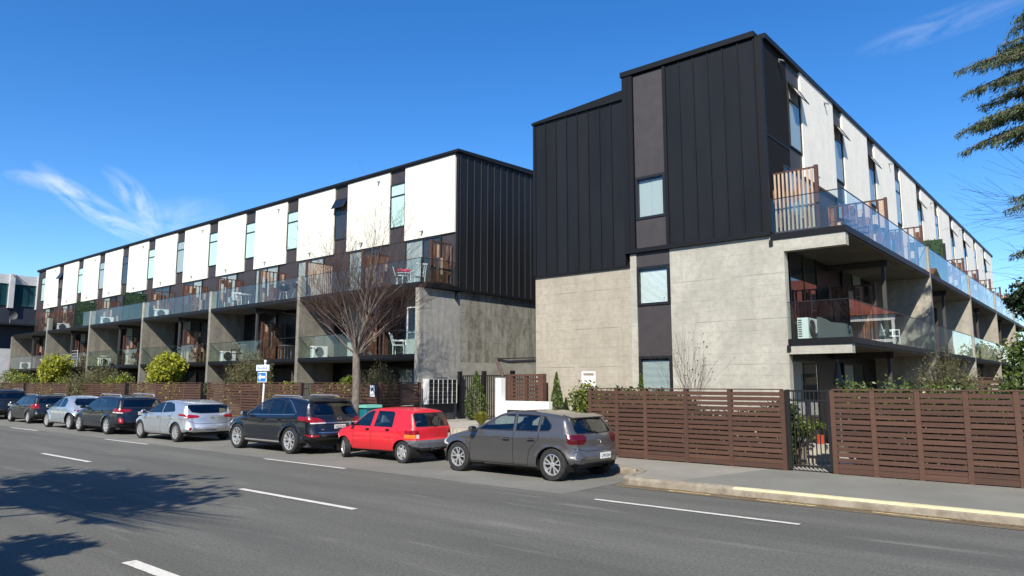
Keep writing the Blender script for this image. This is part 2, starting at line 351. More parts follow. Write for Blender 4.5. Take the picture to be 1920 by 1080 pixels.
def dash(x0, x1, y, w=.11, mat='white_line', name='lane_dash'):
    rg = random.Random(int(x0*100)); m = MB(); n = 10
    for i in range(n):
        a = x0+(x1-x0)*i/n; b = x0+(x1-x0)*(i+1)/n
        m.poly([(a, y-w/2+rg.uniform(-.006, .006), .009), (b, y-w/2+rg.uniform(-.006, .006), .009), (b, y+w/2, .009), (a, y+w/2, .009)])
    m.build(name, mat, rd)
for k in range(-1, 6): dash(-6.8-9.95*k, -3.5-9.95*k, 10.2, .10)
for k in range(-1, 6): dash(-12.35-10.25*k, -9.05-10.25*k, 7.07, .12)
for k in range(-1, 6): dash(-8.3-10.2*k, -5.2-10.2*k, 3.5, .15)
for x0, x1 in ((-6.35, -5.55), (-4.75, -3.8), (-3.0, -2.0), (-1.1, 0), (.8, 1.8), (2.6, 3.6)): dash(x0, x1, 11.86, .08, 'yellow_line', 'no_parking_dash')
# kerbs: a chamfered profile swept along; the bay is let into the footpath
def kerb(name, pts, mat, h=.14, wd=.17):
    m = MB(); pts = [Vector(p) for p in pts]; sec = []
    for i, p in enumerate(pts):
        t = (pts[min(i+1, len(pts)-1)]-pts[max(i-1, 0)]); t = Vector((t[0], t[1])).normalized(); nrm = Vector((-t[1], t[0]))
        prof = [(-.03, -.02), (-.01, h-.05), (.025, h-.008), (.05, h), (wd, h), (wd, -.02)]
        sec.append([(p[0]+nrm[0]*a, p[1]+nrm[1]*a, b) for a, b in prof])
    for i in range(len(sec)-1):
        for j in range(5): m.poly([sec[i][j], sec[i+1][j], sec[i+1][j+1], sec[i][j+1]])
    m.poly(sec[0]); m.poly(sec[-1]); return m.build(name, mat, kind='structure')
kf = kerb('kerb_far', [(-5.25, 12.1), (60, 12.1)], 'kerb', .13)
m = MB(); m.prism([(-5.25, 12.105, .095), (-5.25, 12.12, .126), (-5.25, 12.15, .135), (-5.25, 12.235, .135), (-5.25, 12.235, .125), (-5.25, 12.13, .10)], (65, 0, 0)); m.build('painted_kerb_top', 'kerb_yellow', kf)
bend = [(-8.2, 13.45), (-7.9, 13.4), (-7.72, 13.2), (-7.62, 12.9), (-7.58, 12.5), (-7.5, 12.25), (-7.3, 12.13), (-7.0, 12.1), (-5.25, 12.1)]
kerb('kerb_bay', [(-130, 13.45), (-40, 13.45), (-20, 13.45)]+bend, 'kerb')
kerb('kerb_near', [(60, .9), (-130, .9)], 'kerb')
m = MB(); m.poly([(-130, 13.58, .13), (-8.0, 13.58, .13), (-8.0, 16.95, .13), (-130, 16.95, .13)])
m.poly([(-8.0, 13.5, .13), (-7.45, 12.9, .13), (-7.4, 12.45, .13), (-7.1, 12.26, .13), (-6.4, 12.26, .13), (-5.6, 15.9, .13), (-8.0, 15.9, .13)])
m.build('footpath', 'footpath', kind='structure')
m = MB(); m.poly([(-6.4, 12.26, .13), (60, 12.26, .13), (60, 15.9, .13), (-5.6, 15.9, .13)]); m.build('footpath_reseal', 'footpath_dark', kind='structure')
sheet('near_footpath', -130, 60, -2.2, .75, .13, 'footpath_dark', kind='structure')
sheet('garden_bed', -80, -20.4, 16.9, 21.0, .15, 'earth', kind='structure')
sheet('courtyard', -14.9, 40, 15.6, 80, .14, 'earth', kind='structure')
sheet('garden_path', -5.4, -4.5, 15.25, 18.9, .145, 'paver', kind='structure')
sheet('lawn_beyond', 4, 80, 16.5, 120, .17, 'lawn', kind='structure')
# leaf litter in the gutter and under the cars
P = []
for i in range(2600):
    x = random.uniform(-7.4, 3); P.append((x, 12.02-abs(random.gauss(0, .07)), .012))
for i in range(1500):
    P.append((random.uniform(-45, -8), 13.3-abs(random.gauss(0, .14)), .015))
for i in range(260): P.append((random.uniform(-8, 2), random.uniform(12.3, 15.0), .14))
for i in range(350): P.append((random.uniform(-10, 2), 15.1-abs(random.gauss(0, .05)), .14))
P = np.array(P); Q = leaves(P, .045, .6, 0); Q[:, :, 2] = P[:, None, 2]+np.abs(Q[:, :, 2]-P[:, None, 2])*.25
quads('leaf_litter', Q, 'leaf_litter', kind='stuff', label='dry brown leaves lying in the gutter along the kerb', cat='leaf litter')

# ------------------------------------------------------------------ the two apartment blocks
F1, F2 = 3.0, 5.82
class Map:      # facade space (s along, d outwards, z) to world
    def __init__(s, side): s.side = side
    def pt(s, a, d, z): return (-20.72-a, 21.05-d, z) if s.side == 'L' else (-6.97+d, 19+a, z)
    def bx(s, name, mat, par, s0, s1, d0, d1, z0, z1, **k):
        a = s.pt(s0, d0, z0); b = s.pt(s1, d1, z1)
        return BX(name, mat, par, min(a[0], b[0]), max(a[0], b[0]), min(a[1], b[1]), max(a[1], b[1]), z0, z1, **k)
    def box(s, mb, s0, s1, d0, d1, z0, z1):
        a = s.pt(s0, d0, z0); b = s.pt(s1, d1, z1)
        mb.box(min(a[0], b[0]), max(a[0], b[0]), min(a[1], b[1]), max(a[1], b[1]), z0, z1); return mb
def frame_mb(mp, s0, s1, d0, d1, z0, z1, t=.05, bars=(), mull=()):
    m = MB(); mp.box(m, s0, s0+t, d0, d1, z0, z1); mp.box(m, s1-t, s1, d0, d1, z0, z1)
    mp.box(m, s0+t, s1-t, d0, d1, z0, z0+t); mp.box(m, s0+t, s1-t, d0, d1, z1-t, z1)
    for b in bars: mp.box(m, s0+t, s1-t, d0, d1-.004, b-t/2, b+t/2)
    for b in mull: mp.box(m, b-t/2, b+t/2, d0, d1-.006, z0+t, z1-t)
    return m
def tall_window(mp, par, s0, s1, blind, open_):
    z0, z1, zt = 8.84, 10.88, 10.32
    w = frame_mb(mp, s0+.02, s1-.02, .0, .06, z0, z1, .045, (zt,)).build('window', 'black_metal', par)
    mp.bx('pane', 'pane', w, s0+.065, s1-.065, .035, .042, z0+.045, zt-.023)
    if blind: mp.bx('blind', blind, w, s0+.065, s1-.065, .012, .02, z0+.05, zt-.03)
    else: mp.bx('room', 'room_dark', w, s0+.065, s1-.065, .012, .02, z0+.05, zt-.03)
    mp.bx('blind', blind or 'room_dark', w, s0+.065, s1-.065, .012, .02, zt+.03, z1-.05)  # where no blind hangs, a dark sheet stands in for room shade
    if open_:       # awning sash pushed out at its foot
        m = MB(); a0, a1, dz, out = s0+.05, s1-.05, .53, .26
        for (p, q, hz, hd) in ((a0, a0+.04, 0, dz), (a1-.04, a1, 0, dz)):
            m.prism([mp.pt(p, .06, z1-.04), mp.pt(q, .06, z1-.04), mp.pt(q, .06+out, z1-.04-dz*.9), mp.pt(p, .06+out, z1-.04-dz*.9)], Vector(mp.pt(0, .03, 0))-Vector(mp.pt(0, 0, 0)))
        for k0, k1 in ((0, .08), (.92, 1)):
            m.prism([mp.pt(a0+.04, .06+out*k0, z1-.04-dz*.9*k0), mp.pt(a1-.04, .06+out*k0, z1-.04-dz*.9*k0), mp.pt(a1-.04, .06+out*k1, z1-.04-dz*.9*k1), mp.pt(a0+.04, .06+out*k1, z1-.04-dz*.9*k1)], Vector(mp.pt(0, .028, 0))-Vector(mp.pt(0, 0, 0)))
        m.build('awning_sash', 'black_metal', w)
        g = MB(); g.prism([mp.pt(a0+.04, .07+out*.08, z1-.04-dz*.07), mp.pt(a1-.04, .07+out*.08, z1-.04-dz*.07), mp.pt(a1-.04, .07+out*.92, z1-.04-dz*.83), mp.pt(a0+.04, .07+out*.92, z1-.04-dz*.83)], Vector(mp.pt(0, .006, 0))-Vector(mp.pt(0, 0, 0)))
        g.build('pane', 'dark_glass', w)
    else: mp.bx('pane', 'pane', w, s0+.065, s1-.065, .035, .042, zt+.023, z1-.045)
def sliding_door(mp, par, s0, s1, z0, z1, curtain=None):
    n = max(2, round((s1-s0)/1.0)); mull = [s0+(s1-s0)*i/n for i in range(1, n)]
    dmb = frame_mb(mp, s0, s1, .0, .07, z0, z1, .055, (), mull).build('sliding_door', 'black_metal', par)
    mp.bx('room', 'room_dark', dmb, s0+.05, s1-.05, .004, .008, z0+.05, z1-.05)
    for i in range(n):
        a = s0+(s1-s0)*i/n+.035; b = s0+(s1-s0)*(i+1)/n-.035
        mp.bx('pane', 'pane', dmb, a, b, .045, .053, z0+.06, z1-.06)
        if curtain and i in curtain: mp.bx('curtain', 'curtain', dmb, a+.02, b-.02, .014, .028, z0+.08, z1-.07)
def screen(mp, par, s, d0, d1, z0, z1, kind, rg):
    # upright slatted divider standing across the balcony
    fr = MB(); mp.box(fr, s-.045, s+.045, d1-.09, d1, z0, z1+.03); mp.box(fr, s-.03, s+.03, d0, d1-.09, z1-.04, z1); mp.box(fr, s-.03, s+.03, d0, d1-.09, z0+.1, z0+.14)
    f = fr.build('privacy_screen', 'rust_brown' if kind != 'green' else 'black_metal', par)
    if kind == 'green':
        z1 += .22
        mp.bx('artificial_hedge_panel', 'turf_green', f, s-.04, s+.04, d0, d1-.09, z0+.1, z1)
        pts = []
        for i in range(900):
            a, d, z = s+random.choice((-.05, .05)), random.uniform(d0, d1-.05), random.uniform(z0+.08, z1+.04); pts.append(mp.pt(a, d, z))
        quads('artificial_leaves', leaves(np.array(pts), .09, .6), 'turf_green', f, kind='stuff'); return
    n = max(5, int((d1-d0-.1)/.1))
    for i in range(n):
        a = d0+(d1-d0-.1)*i/n
        if kind == 'pale':
            mp.bx('slat', 'timber_pale', f, s-.03, s, a+.02, a+.068, z0+.145, z1-.045)
            if rg.random() < .75: za = rg.uniform(z0+.15, z1-.8); mp.bx('slat', rg.choice(('timber', 'timber_dark', 'timber')), f, s+.004, s+.03, a-.03, a+.075, za, za+rg.uniform(.3, .7))
        elif i % 2 == 0: mp.bx('slat', 'timber_pale' if kind == 'pale' else rg.choice(('timber', 'timber_dark', 'timber')), f, s-.024, s+.024, a+.012, a+.062, z0+.145, z1-.045)
        else:       # short offset blocks between the uprights
            z = z0+.145
            while z < z1-.3:
                h = rg.uniform(.25, .6); h = min(h, z1-.06-z)
                if rg.random() < .72: mp.bx('slat', rg.choice(('timber', 'timber_dark', 'timber', 'timber_pale')), f, s-.02, s+.02, a-.03, a+.09, z, z+h*.96)
                z += h
def vent(mp, par, s, z):
    m = MB(); mp.box(m, s-.055, s+.055, .085, .10, z-.055, z+.055)
    m.prism([mp.pt(s-.045, .10, z+.05), mp.pt(s+.045, .10, z+.05), mp.pt(s+.045, .22, z-.01), mp.pt(s-.045, .22, z-.01)], (0, 0, -.045))
    m.build('vent_hood', 'grey_metal', par)

AC_N = 0
def ac_unit(loc, label):
    r = root('air_conditioner', loc, label, 'air conditioner', 'outdoor air conditioning units on the balconies'); x, y, z = loc
    def body():
        m = MB().box(-.14, .135, -.38, .38, .05, .60); m.box(-.12, .12, -.32, -.26, 0, .05); m.box(-.12, .12, .26, .32, 0, .05); return m
    inst('casing', 'ac_body', body, 'white_enamel', r, loc)
    inst('fan', 'ac_fan', lambda: MB().lathe([(0, .139), (.21, .139), (.225, .15), (.235, .137)], 28, 'x', (0, -.08, .33)), 'fan_black', r, loc)
    def grille():
        m = MB()
        for q in (.07, .12, .17, .215): m.lathe([(q-.005, .155), (q+.005, .155), (q+.005, .16), (q-.005, .16)], 24, 'x', (0, -.08, .33), True)
        for k in range(4):
            a = k*math.pi/4; m.tube([(.157, -.08-.22*math.cos(a), .33-.22*math.sin(a)), (.157, -.08+.22*math.cos(a), .33+.22*math.sin(a))], .004, 4)
        return m
    inst('fan_grille', 'ac_grille', grille, 'grey_metal', r, loc)
    def louv():
        m = MB()
        for i in range(8):
            for j in range(1): m.box(-.125+j*.078, -.03+j*.078, -.3835, -.379, .10+i*.06, .13+i*.06)
        return m
    inst('louvres', 'ac_louv', louv, 'fan_black', r, loc)

def block(mp, par, s_end, panels, wins, fins, bay_edges, pw, opts):
    rg = random.Random(opts['seed'])
    # backing wall of dark sheet behind everything
    mp.bx('wall', 'clad', par, opts['s0'], s_end, -.25, -.002, 0, F2-.1); mp.bx('wall', 'wall_brown', par, opts['s0'], s_end, -.25, -.002, F2-.1, 11.5)
    for i, (a, b) in enumerate(panels):
        mp.bx('white_panel', pw, par, a, b, 0, .085, 8.15, 11.49)
        vent(mp, par, a+(b-a)*.62 if mp.side == 'L' else a+(b-a)*.3, 8.42 if mp.side == 'L' else 8.35)
        if i % 2 == 1 and mp.side == 'L': vent(mp, par, a+(b-a)*.25, 11.18)
        if mp.side == 'R' and i % 2 == 0: vent(mp, par, a+(b-a)*.72, 11.2)
    for i, (a, b) in enumerate(wins):
        mp.bx('spandrel_panel', 'wall_brown', par, a, b, 0, .02, 10.9, 11.49)
        mp.bx('spandrel_panel', 'wall_brown', par, a, b, 0, .02, 8.15, 8.82)
        tall_window(mp, par, a, b, opts['blinds'][i % len(opts['blinds'])], i in opts['open'])
    # roof edge
    mp.bx('roof_fascia', 'clad_trim', par, opts['s0']-.1, s_end+.1, -.3, .13, 11.49, 11.64)
    # bays
    for bi in range(len(bay_edges)-1):
        a, b = bay_edges[bi], bay_edges[bi+1]; mid = (a+b)/2
        for fl, (z, h) in enumerate(((F1, 2.75), (F2, 2.3))):
            ga, gb = a+.115, b-.115
            if bi == 0 and mp.side == 'R': ga = a+.02
            if bi == 0 and mp.side == 'L': ga = a+(.06 if fl else .24)
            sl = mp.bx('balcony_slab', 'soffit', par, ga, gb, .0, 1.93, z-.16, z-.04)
            mp.bx('balcony_edge', 'clad_trim', sl, ga, gb, 1.90, 1.985, z-.11+(-.02 if fl else 0), z+.035)
            n = round((gb-ga)/1.02); w = (gb-ga)/n
            for k in range(n): mp.bx('glass_panel', 'balcony_glass', par, ga+k*w+.008, ga+(k+1)*w-.008, 1.925, 1.937, z+.04, z+.98)
            mp.bx('handrail', 'black_metal', par, ga, gb, 1.918, 1.944, z+.985, z+1.005)
            # back wall openings per unit
            for (u0, u1) in ((a+.1, mid), (mid, b-.1)):
                if mp.side == 'L': ds0, ds1 = u0+.75, u0+3.0
                else: ds0, ds1 = u0+1.25, u0+3.7
                if ds1 < s_end: sliding_door(mp, par, ds0, ds1, z, z+h, rg.choice(((0,), (1,), (0, 1), None, (1,))))
            if fl == 0 and mid < s_end:
                mp.bx('balcony_post', 'steel_post', par, mid-.05, mid+.05, 1.55, 1.65, F1, F2-.16)
                mp.bx('balcony_beam', 'steel_post', par, mid-.05, mid+.05, .0, 1.75, F2-.36, F2-.165)
                mp.bx('balcony_beam', 'steel_post', par, mid-.05, mid+.05, .0, 1.75, F1-.36, F1-.165)
                mp.bx('balcony_post', 'steel_post', par, mid-.05, mid+.05, 1.55, 1.65, 0, F1-.16)
        if mid < s_end:
            for (u0, u1) in ((a+.1, mid), (mid, b-.1)): sliding_door(mp, par, u0+.8, u0+3.3, .2, 2.55, rg.choice(((0,), (1,), None)))
            screen(mp, par, mid, .05, 1.35, F1, F1+1.95, 'mix', rg)
            screen(mp, par, mid+.1, .05, 1.55 if mp.side == 'L' else 1.82, F2, F2+1.8, opts['screens'].get((bi, 'm'), 'mix'), rg)
            if bi: screen(mp, par, a+.14, .05, 1.55 if mp.side == 'L' else 1.82, F2, F2+1.8, opts['screens'].get((bi, 'f'), 'mix'), rg)
    for f in fins:
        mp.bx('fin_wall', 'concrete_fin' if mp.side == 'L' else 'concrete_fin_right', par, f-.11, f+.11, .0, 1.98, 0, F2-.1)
        mp.bx('fin_post', 'concrete_fin_right', par, f-.11, f+.11, 1.68, 1.98, F2-.1, F2+.98)

# ---- left block
LB = root('apartment_building', (-46, 25, 0), 'long three-storey concrete block with white panels facing the street behind the parked cars', 'building', 'apartment blocks')
ML = Map('L'); pl = [(.05+4.165*k, 3.17+4.165*k) for k in range(12)]; wl = [(3.17+4.165*k, 4.215+4.165*k) for k in range(12)]
be = [8.29*k for k in range(6)]+[49.6]
block(ML, LB, 51.0, pl, wl, [8.29*k for k in range(1, 6)], be, 'white_panel',
      dict(seed=3, s0=0.02, blinds=('blind_mint', None, 'blind_mint', 'blind_mint', 'blind_mint', 'blind_grey', 'blind_mint', None, 'blind_grey', 'blind_mint', None, 'blind_mint'), open=(1, 10), screens={(3, 'm'): 'green', (4, 'm'): 'green', (1, 'f'): 'pale'}))
ML.bx('fin_wall', 'concrete_fin', LB, 49.55, 49.8, 0, 1.98, 0, F2-.1)
# end wall facing the gap: smooth front return, stained rear, paler foot
BX('end_wall', 'concrete_grey', LB, -20.94, -20.72, 19.07, 21.35, 0, 5.62)
BX('end_wall', 'concrete_stain', LB, -20.94, -20.725, 21.352, 30, 2.75, 5.72)
BX('end_wall', 'concrete_base', LB, -20.94, -20.722, 21.352, 30, 0, 2.748)
BX('end_wall_edge', 'concrete', LB, -20.945, -20.735, 19.03, 19.068, 0, 5.62)
BX('balcony_edge', 'clad_trim', LB, -20.9, -20.55, 19.2, 20.98, F2-.17, F2+.02)
for k in range(2): BX('glass_panel', 'balcony_glass', LB, -20.72, -20.708, 19.16+k*.92, 20.06+k*.92, F2+.03, F2+.98)
BX('handrail', 'black_metal', LB, -20.726, -20.70, 19.12, 21.0, F2+.985, F2+1.005)
BX('rail_post', 'black_metal', LB, -20.75, -20.69, 19.1, 19.14, F2, F2+1.0)
BX('wall', 'wall_brown', LB, -20.93, -20.72, 21.06, 30, 5.72, 11.49)
y = 21.12
BX('corner_flashing', 'clad_trim', LB, -20.72, -20.585, 21.0, 21.12, 5.72, 11.49)
while y < 29.8:
    BX('cladding_panel', 'clad', LB, -20.72, -20.605, y+.012, y+.418, 5.76, 11.5+.03*(y-21)); BX('cladding_seam', 'seam_metal', LB, -20.72, -20.565, y-.014, y+.012, 5.76, 11.5+.03*(y-21)); y += .43
BX('flashing', 'clad_trim', LB, -20.72, -20.56, 21.0, 30, 5.66, 5.758)
m = MB(); m.prism([(-20.5, 20.88, 11.55), (-20.5, 20.88, 11.66), (-20.5, 30.2, 12.05), (-20.5, 30.2, 11.72)], (-51.3, 0, 0)); m.build('roof', 'clad_trim', LB)
BX('downpipe_bracket', 'black_metal', LB, -20.72, -20.6, 20.98, 21.05, 5.3, 5.62)
rg = random.Random(4)
screen(ML, LB, .17, .1, 1.3, F2, F2+1.8, 'mix', rg)
# ---- right block
RB = root('apartment_building', (-11, 19, 0), 'black-clad corner block with bare concrete end wall beside the footpath fence', 'building', 'apartment blocks')
MR = Map('R'); pr = [(3.1+4.4*k, 6.42+4.4*k) for k in range(10)]; wr = [(2.0+4.4*k, 3.1+4.4*k) for k in range(10)]
block(MR, RB, 46.6, pr, wr, [10.4, 19.5, 28.4, 37.3], [0, 10.4, 19.5, 28.4, 37.3, 46.4], 'white_panel_side',
      dict(seed=9, s0=.25, blinds=('blind_grey', 'curtain', 'curtain', 'blind_grey', 'blind_mint', 'curtain'), open=(0, 1, 2, 4, 6, 7, 9), screens={(1, 'm'): 'green'}))
MR.bx('side_cladding', 'clad_matte', RB, .1, 1.98, 0, .03, 5.9, 8.69); MR.bx('side_cladding', 'clad_matte', RB, .1, 1.98, 0, .03, 8.74, 11.48)
MR.bx('flashing', 'clad_trim', RB, .1, 1.98, 0, .045, 8.69, 8.74)
vent(MR, RB, 1.3, 11.22)
m = MB(); m.box(-7.12, -6.90, 18.965, 19.1, 5.9, 11.5); m.build('corner_flashing', 'clad_trim', RB)
# front wall
BX('core', 'wall_brown', RB, -14.9, -7.0, 19.12, 66, 0, 10.6); BX('core', 'wall_brown', RB, -11.2, -7.0, 19.12, 66, 10.6, 11.45)
BX('concrete_wall', 'concrete_wing', RB, -14.93, -11.235, 19.0, 19.12, 0, 5.42)
BX('concrete_return', 'concrete', RB, -11.23, -11.02, 18.975, 19.12, 0, 5.8)
BX('concrete_wall', 'concrete', RB, -9.9, -6.57, 18.985, 19.25, 0, 5.82)
BX('concrete_wall', 'concrete', RB, -14.935, -14.9, 19.121, 66, 0, 5.42)
x = -14.93
BX('corner_flashing', 'clad_trim', RB, -14.97, -14.86, 18.93, 19.12, 5.42, 10.8)
for k in range(8):
    a = -14.86+.4375*k; BX('cladding_panel', 'clad', RB, a+.012, a+.4265, 18.955, 19.12, 5.48, 10.78); BX('cladding_seam', 'clad_trim', RB, a+.4265, a+.4495, 18.915, 19.12, 5.48, 10.78)
BX('flashing', 'clad_trim', RB, -14.97, -11.24, 18.93, 19.12, 5.421, 5.479)
BX('corner_flashing', 'clad_trim', RB, -11.345, -11.0, 18.90, 19.12, 5.83, 11.48)
BX('cladding_seam', 'clad_trim', RB, -11.2, -11.17, 18.88, 18.90, 5.95, 11.48)
BX('cladding_panel', 'clad_brown', RB, -10.97, -9.96, 18.95, 19.12, 8.17, 11.44); BX('cladding_panel', 'clad_brown', RB, -10.97, -9.96, 18.95, 19.12, 5.95, 6.82)
BX('cladding_seam', 'clad_trim', RB, -9.955, -9.85, 18.91, 19.12, 5.95, 11.47)
for k in range(6):
    a = -9.85+.457*k; BX('cladding_panel', 'clad', RB, a+.012, a+.444, 18.945, 19.12, 5.95, 11.45); BX('cladding_seam', 'clad_trim', RB, a+.444, a+.469, 18.905, 19.12, 5.95, 11.45)
BX('flashing', 'clad_trim', RB, -11.36, -6.9, 18.89, 19.12, 5.822, 5.945)
m = MB(); m.prism([(-11.4, 18.86, 11.5), (-11.4, 18.86, 11.66), (-11.4, 66.2, 11.66), (-11.4, 66.2, 11.5)], (4.33, 0, 0)); m.build('roof', 'clad_trim', RB)
m = MB(); m.prism([(-15.0, 18.88, 10.782), (-11.345, 18.88, 10.782), (-11.345, 18.88, 11.08), (-15.0, 18.88, 10.86)], (0, 47.2, 0)); m.build('roof', 'clad_trim', RB)
BX('wall_return', 'clad_trim', RB, -11.39, -11.345, 18.95, 66, 10.8, 11.5)
BX('cladding_panel', 'clad_brown', RB, -11.01, -9.91, 18.995, 19.12, 5.38, 5.82); BX('cladding_panel', 'clad_brown', RB, -11.01, -9.91, 18.995, 19.12, 2.69, 4.2); BX('cladding_panel', 'clad_brown', RB, -11.01, -9.91, 18.995, 19.12, 0, .95)
class MapF:
    side = 'F'
    def pt(s, a, d, z): return (a, 19.0-d, z)
    bx = Map.bx; box = Map.box
MF = MapF()
for (x0, x1, z0, z1, d, bm_) in ((-10.96, -9.96, 6.83, 8.16, .055, 'blind_grey'), (-11.0, -9.92, 4.2, 5.38, .02, 'blind_white'), (-11.0, -9.92, .95, 2.69, .02, 'slats')):
    wd = frame_mb(MF, x0, x1, -.1, d+.02, z0, z1, .075).build('window', 'black_metal', RB)
    MF.bx('pane', 'pane', wd, x0+.07, x1-.07, d-.03, d-.024, z0+.07, z1-.07)
    if bm_ == 'blind_grey':
        xm = (x0+x1)/2; MF.bx('blind', 'blind_grey', wd, x0+.075, xm-.004, d-.11, d-.1, z0+.075, z1-.12); MF.bx('blind', 'blind_grey', wd, xm+.004, x1-.075, d-.105, d-.095, z0+.075, z1-.12)
    else:
        sm = MB(); z = z0+.09
        while z < z1-.14:
            sm.prism([(x0+.08, 19.0-d+.065, z), (x1-.08, 19.0-d+.065, z), (x1-.08, 19.0-d+.09, z+.036), (x0+.08, 19.0-d+.09, z+.036)], (0, .002, 0)); z += .034
        sm.build('venetian_blind', 'blind_white' if bm_ == 'blind_white' else 'blind_grey', wd)
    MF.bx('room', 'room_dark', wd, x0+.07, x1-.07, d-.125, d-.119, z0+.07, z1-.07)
# balcony ends towards the street
for z, zc, x0 in ((F2, 5.36, -6.9), (F1, 2.64, -6.56)):
    e = BX('balcony_beam', 'concrete', RB, -6.568, -5.02, 18.99, 19.24, zc, z-.125)
    BX('balcony_edge', 'clad_trim', e, x0, -4.985, 18.955, 19.03, z-.124, z+.035)
    for k in range(2): w = (-5.03-x0)/2; BX('glass_panel', 'balcony_glass', RB, x0+k*w+.01, x0+(k+1)*w-.01, 19.04, 19.052, z+.04, z+.98)
    BX('handrail', 'black_metal', RB, x0, -5.02, 19.03, 19.056, z+.985, z+1.005)
    BX('rail_bracket', 'black_metal', RB, x0-.03, x0+.06, 18.93, 18.98, z-.27, z-.13)
rg = random.Random(8)
screen(MR, RB, .32, .1, 1.28, F2, F2+1.78, 'pale', rg)
# ground-floor rooms read dark under the slabs
# small white-framed window on the wing wall; a white panel paints its bright inside
mbx = frame_mb(MF, -13.08, -12.56, -.05, .03, 1.2, 2.26, .06).build('service_window', 'white_enamel', RB)
BX('service_window_panel', 'white_paint', mbx, -13.02, -12.62, 18.985, 18.995, 1.26, 2.12)
nm = ['first', 'second', 'third', 'fourth', 'fifth', 'sixth', 'seventh']
# air conditioners stand against the near face of each fin on the left block
for bi, f, z, lv in ((1, 8.29, F1, 'lower'), (2, 16.58, F1, 'lower'), (4, 33.16, F1, 'lower'), (5, 41.45, F1, 'lower'), (3, 24.87, F2, 'upper'), (4, 33.16, F2, 'upper'), (5, 41.45, F2, 'upper'), (6, 49.3, F1, 'lower')):
    ac_unit((-20.72-f+.42, 20.0, z+.005), 'white air conditioner, left block, %s balcony, %s bay from the near end' % (lv, nm[bi-1]))
ac_unit((-6.3, 19.75, F1+.005), 'white air conditioner on the lower balcony by the concrete corner of the black block')
ac_unit((-6.45, 19.95, F2+.005), 'white air conditioner behind the pale slatted screen on the top corner balcony')
# ------------------------------------------------------------------ fences and gates
def slat_fence(label, pts, posts, z0, z1, n=15, per_bay=True, cap=True, mats=('fence_brown', 'fence_brown_b')):
    (x0, y0), (x1, y1) = pts; dx, dy = x1-x0, y1-y0; Lg = math.hypot(dx, dy); ux, uy = dx/Lg, dy/Lg; ang = math.atan2(dy, dx)
    rt = root('slat_fence', (x0, y0, z0), label, 'fence', 'brown slatted street fences'); rg = random.Random(int(x0*31+y0*7))
    def piece(name, a, b, n0, n1, za, zb, mat):
        if mat not in CUBE: CUBE[mat] = MB().box(-.5, .5, -.5, .5, -.5, .5).mesh('block_'+mat, mat)
        o = bpy.data.objects.new(name, CUBE[mat]); c = (a+b)/2; e = (n0+n1)/2
        o.location = (x0+ux*c-uy*e, y0+uy*c+ux*e, (za+zb)/2); o.scale = (b-a, n1-n0, zb-za); o.rotation_euler = (0, rg.uniform(-.0015, .0015) if name == 'slat' else 0, ang)
        link(o, rt)
    for p in posts: piece('post', p*Lg-.045, p*Lg+.045, -.062, .045, z0-.02, z1+.005, mats[0])
    pitch = (z1-z0-.02)/n
    segs = list(zip(posts[:-1], posts[1:])) if per_bay else [(posts[0], posts[-1])]
    for a, b in segs:
        for k in range(n):
            za = z0+.01+pitch*k
            piece('slat', a*Lg+(.046 if per_bay else .03), b*Lg-(.046 if per_bay else .03), -.05+(.004 if k % 2 else 0), -.028, za+rg.uniform(-.003, .003), za+pitch*(.75 if k else .95), rg.choice(mats))
    if cap: piece('top_rail', 0, Lg, -.07, .05, z1+.006, z1+.03, mats[0])
    return rt
def bar_gate(label, x0, x1, y, z0, z1, n, cat='gate'):
    rt = root('bar_gate', ((x0+x1)/2, y, z0), label, cat, 'black metal bar gates')
    fr = MB()
    for x in (x0, x1): fr.box(x-.035, x+.035, y-.035, y+.035, z0, z1)
    for z in (z0+.08, z1-.22, z1-.03): fr.box(x0+.035, x1-.035, y-.018, y+.018, z-.018, z+.018)
    fr.build('gate_frame', 'black_metal', rt)
    for k in range(n):
        x = x0+.035+(x1-x0-.07)*(k+1)/(n+1); BX('bar', 'black_metal', rt, x-.01, x+.01, y-.01, y+.01, z0+.03, z1-.012)
    return rt
# right fence, two runs with a gate between
def fr(xs): a, b = xs[0], xs[-1]; return [(x-a)/(b-a) for x in xs]
px_ = [-10.20, -9.43, -8.65, -7.61, -6.57, -5.43]
slat_fence('brown slatted fence left of the footpath gate, beside the grey hatchback', ((px_[0], 15.2), (px_[-1], 15.2)), fr(px_), .14, 1.75)
px_ = [-4.44, -3.71, -2.94, -2.17, -1.42, -.66, .1, .86, 1.62, 2.38, 3.14]
slat_fence('brown slatted fence right of the footpath gate, running out of frame', ((px_[0], 15.2), (px_[-1], 15.2)), fr(px_), .14, 1.75)
bar_gate('black bar gate between the two right-hand fence runs', -5.33, -4.52, 15.2, .16, 1.77, 8)
# left fences (set back), gates at every second party wall
GX = [(-24.25, -25.1), (-32.55, -33.3), (-41.05, -41.75), (-49.1, -49.95), (-57.6, -58.4)]
runs = [(-20.42, -24.25), (-25.1, -32.55), (-33.3, -41.05), (-41.75, -49.1), (-49.95, -57.6), (-58.4, -66.0), (-66.7, -74)]
wh = ['beside the bare street tree, nearest run of the left block', 'behind the navy SUV and the street sign', 'behind the silver hatchback', 'behind the navy wagon with roof rails', 'behind the silver rounded coupe', 'behind the black hatchback at far left', 'at the far left edge, behind the black SUV']
for i, (b, a) in enumerate(runs):
    nb = max(2, round((b-a)/1.5)); slat_fence('brown slatted fence '+wh[i], ((a, 16.8), (b, 16.8)), [k/nb for k in range(nb+1)], .14, 1.9, 15, per_bay=i < 4)
slat_fence('shaded brown fence return beside the mailboxes', ((-20.40, 16.86), (-20.62, 19.0)), [0, .5, 1], .14, 1.9, 15)
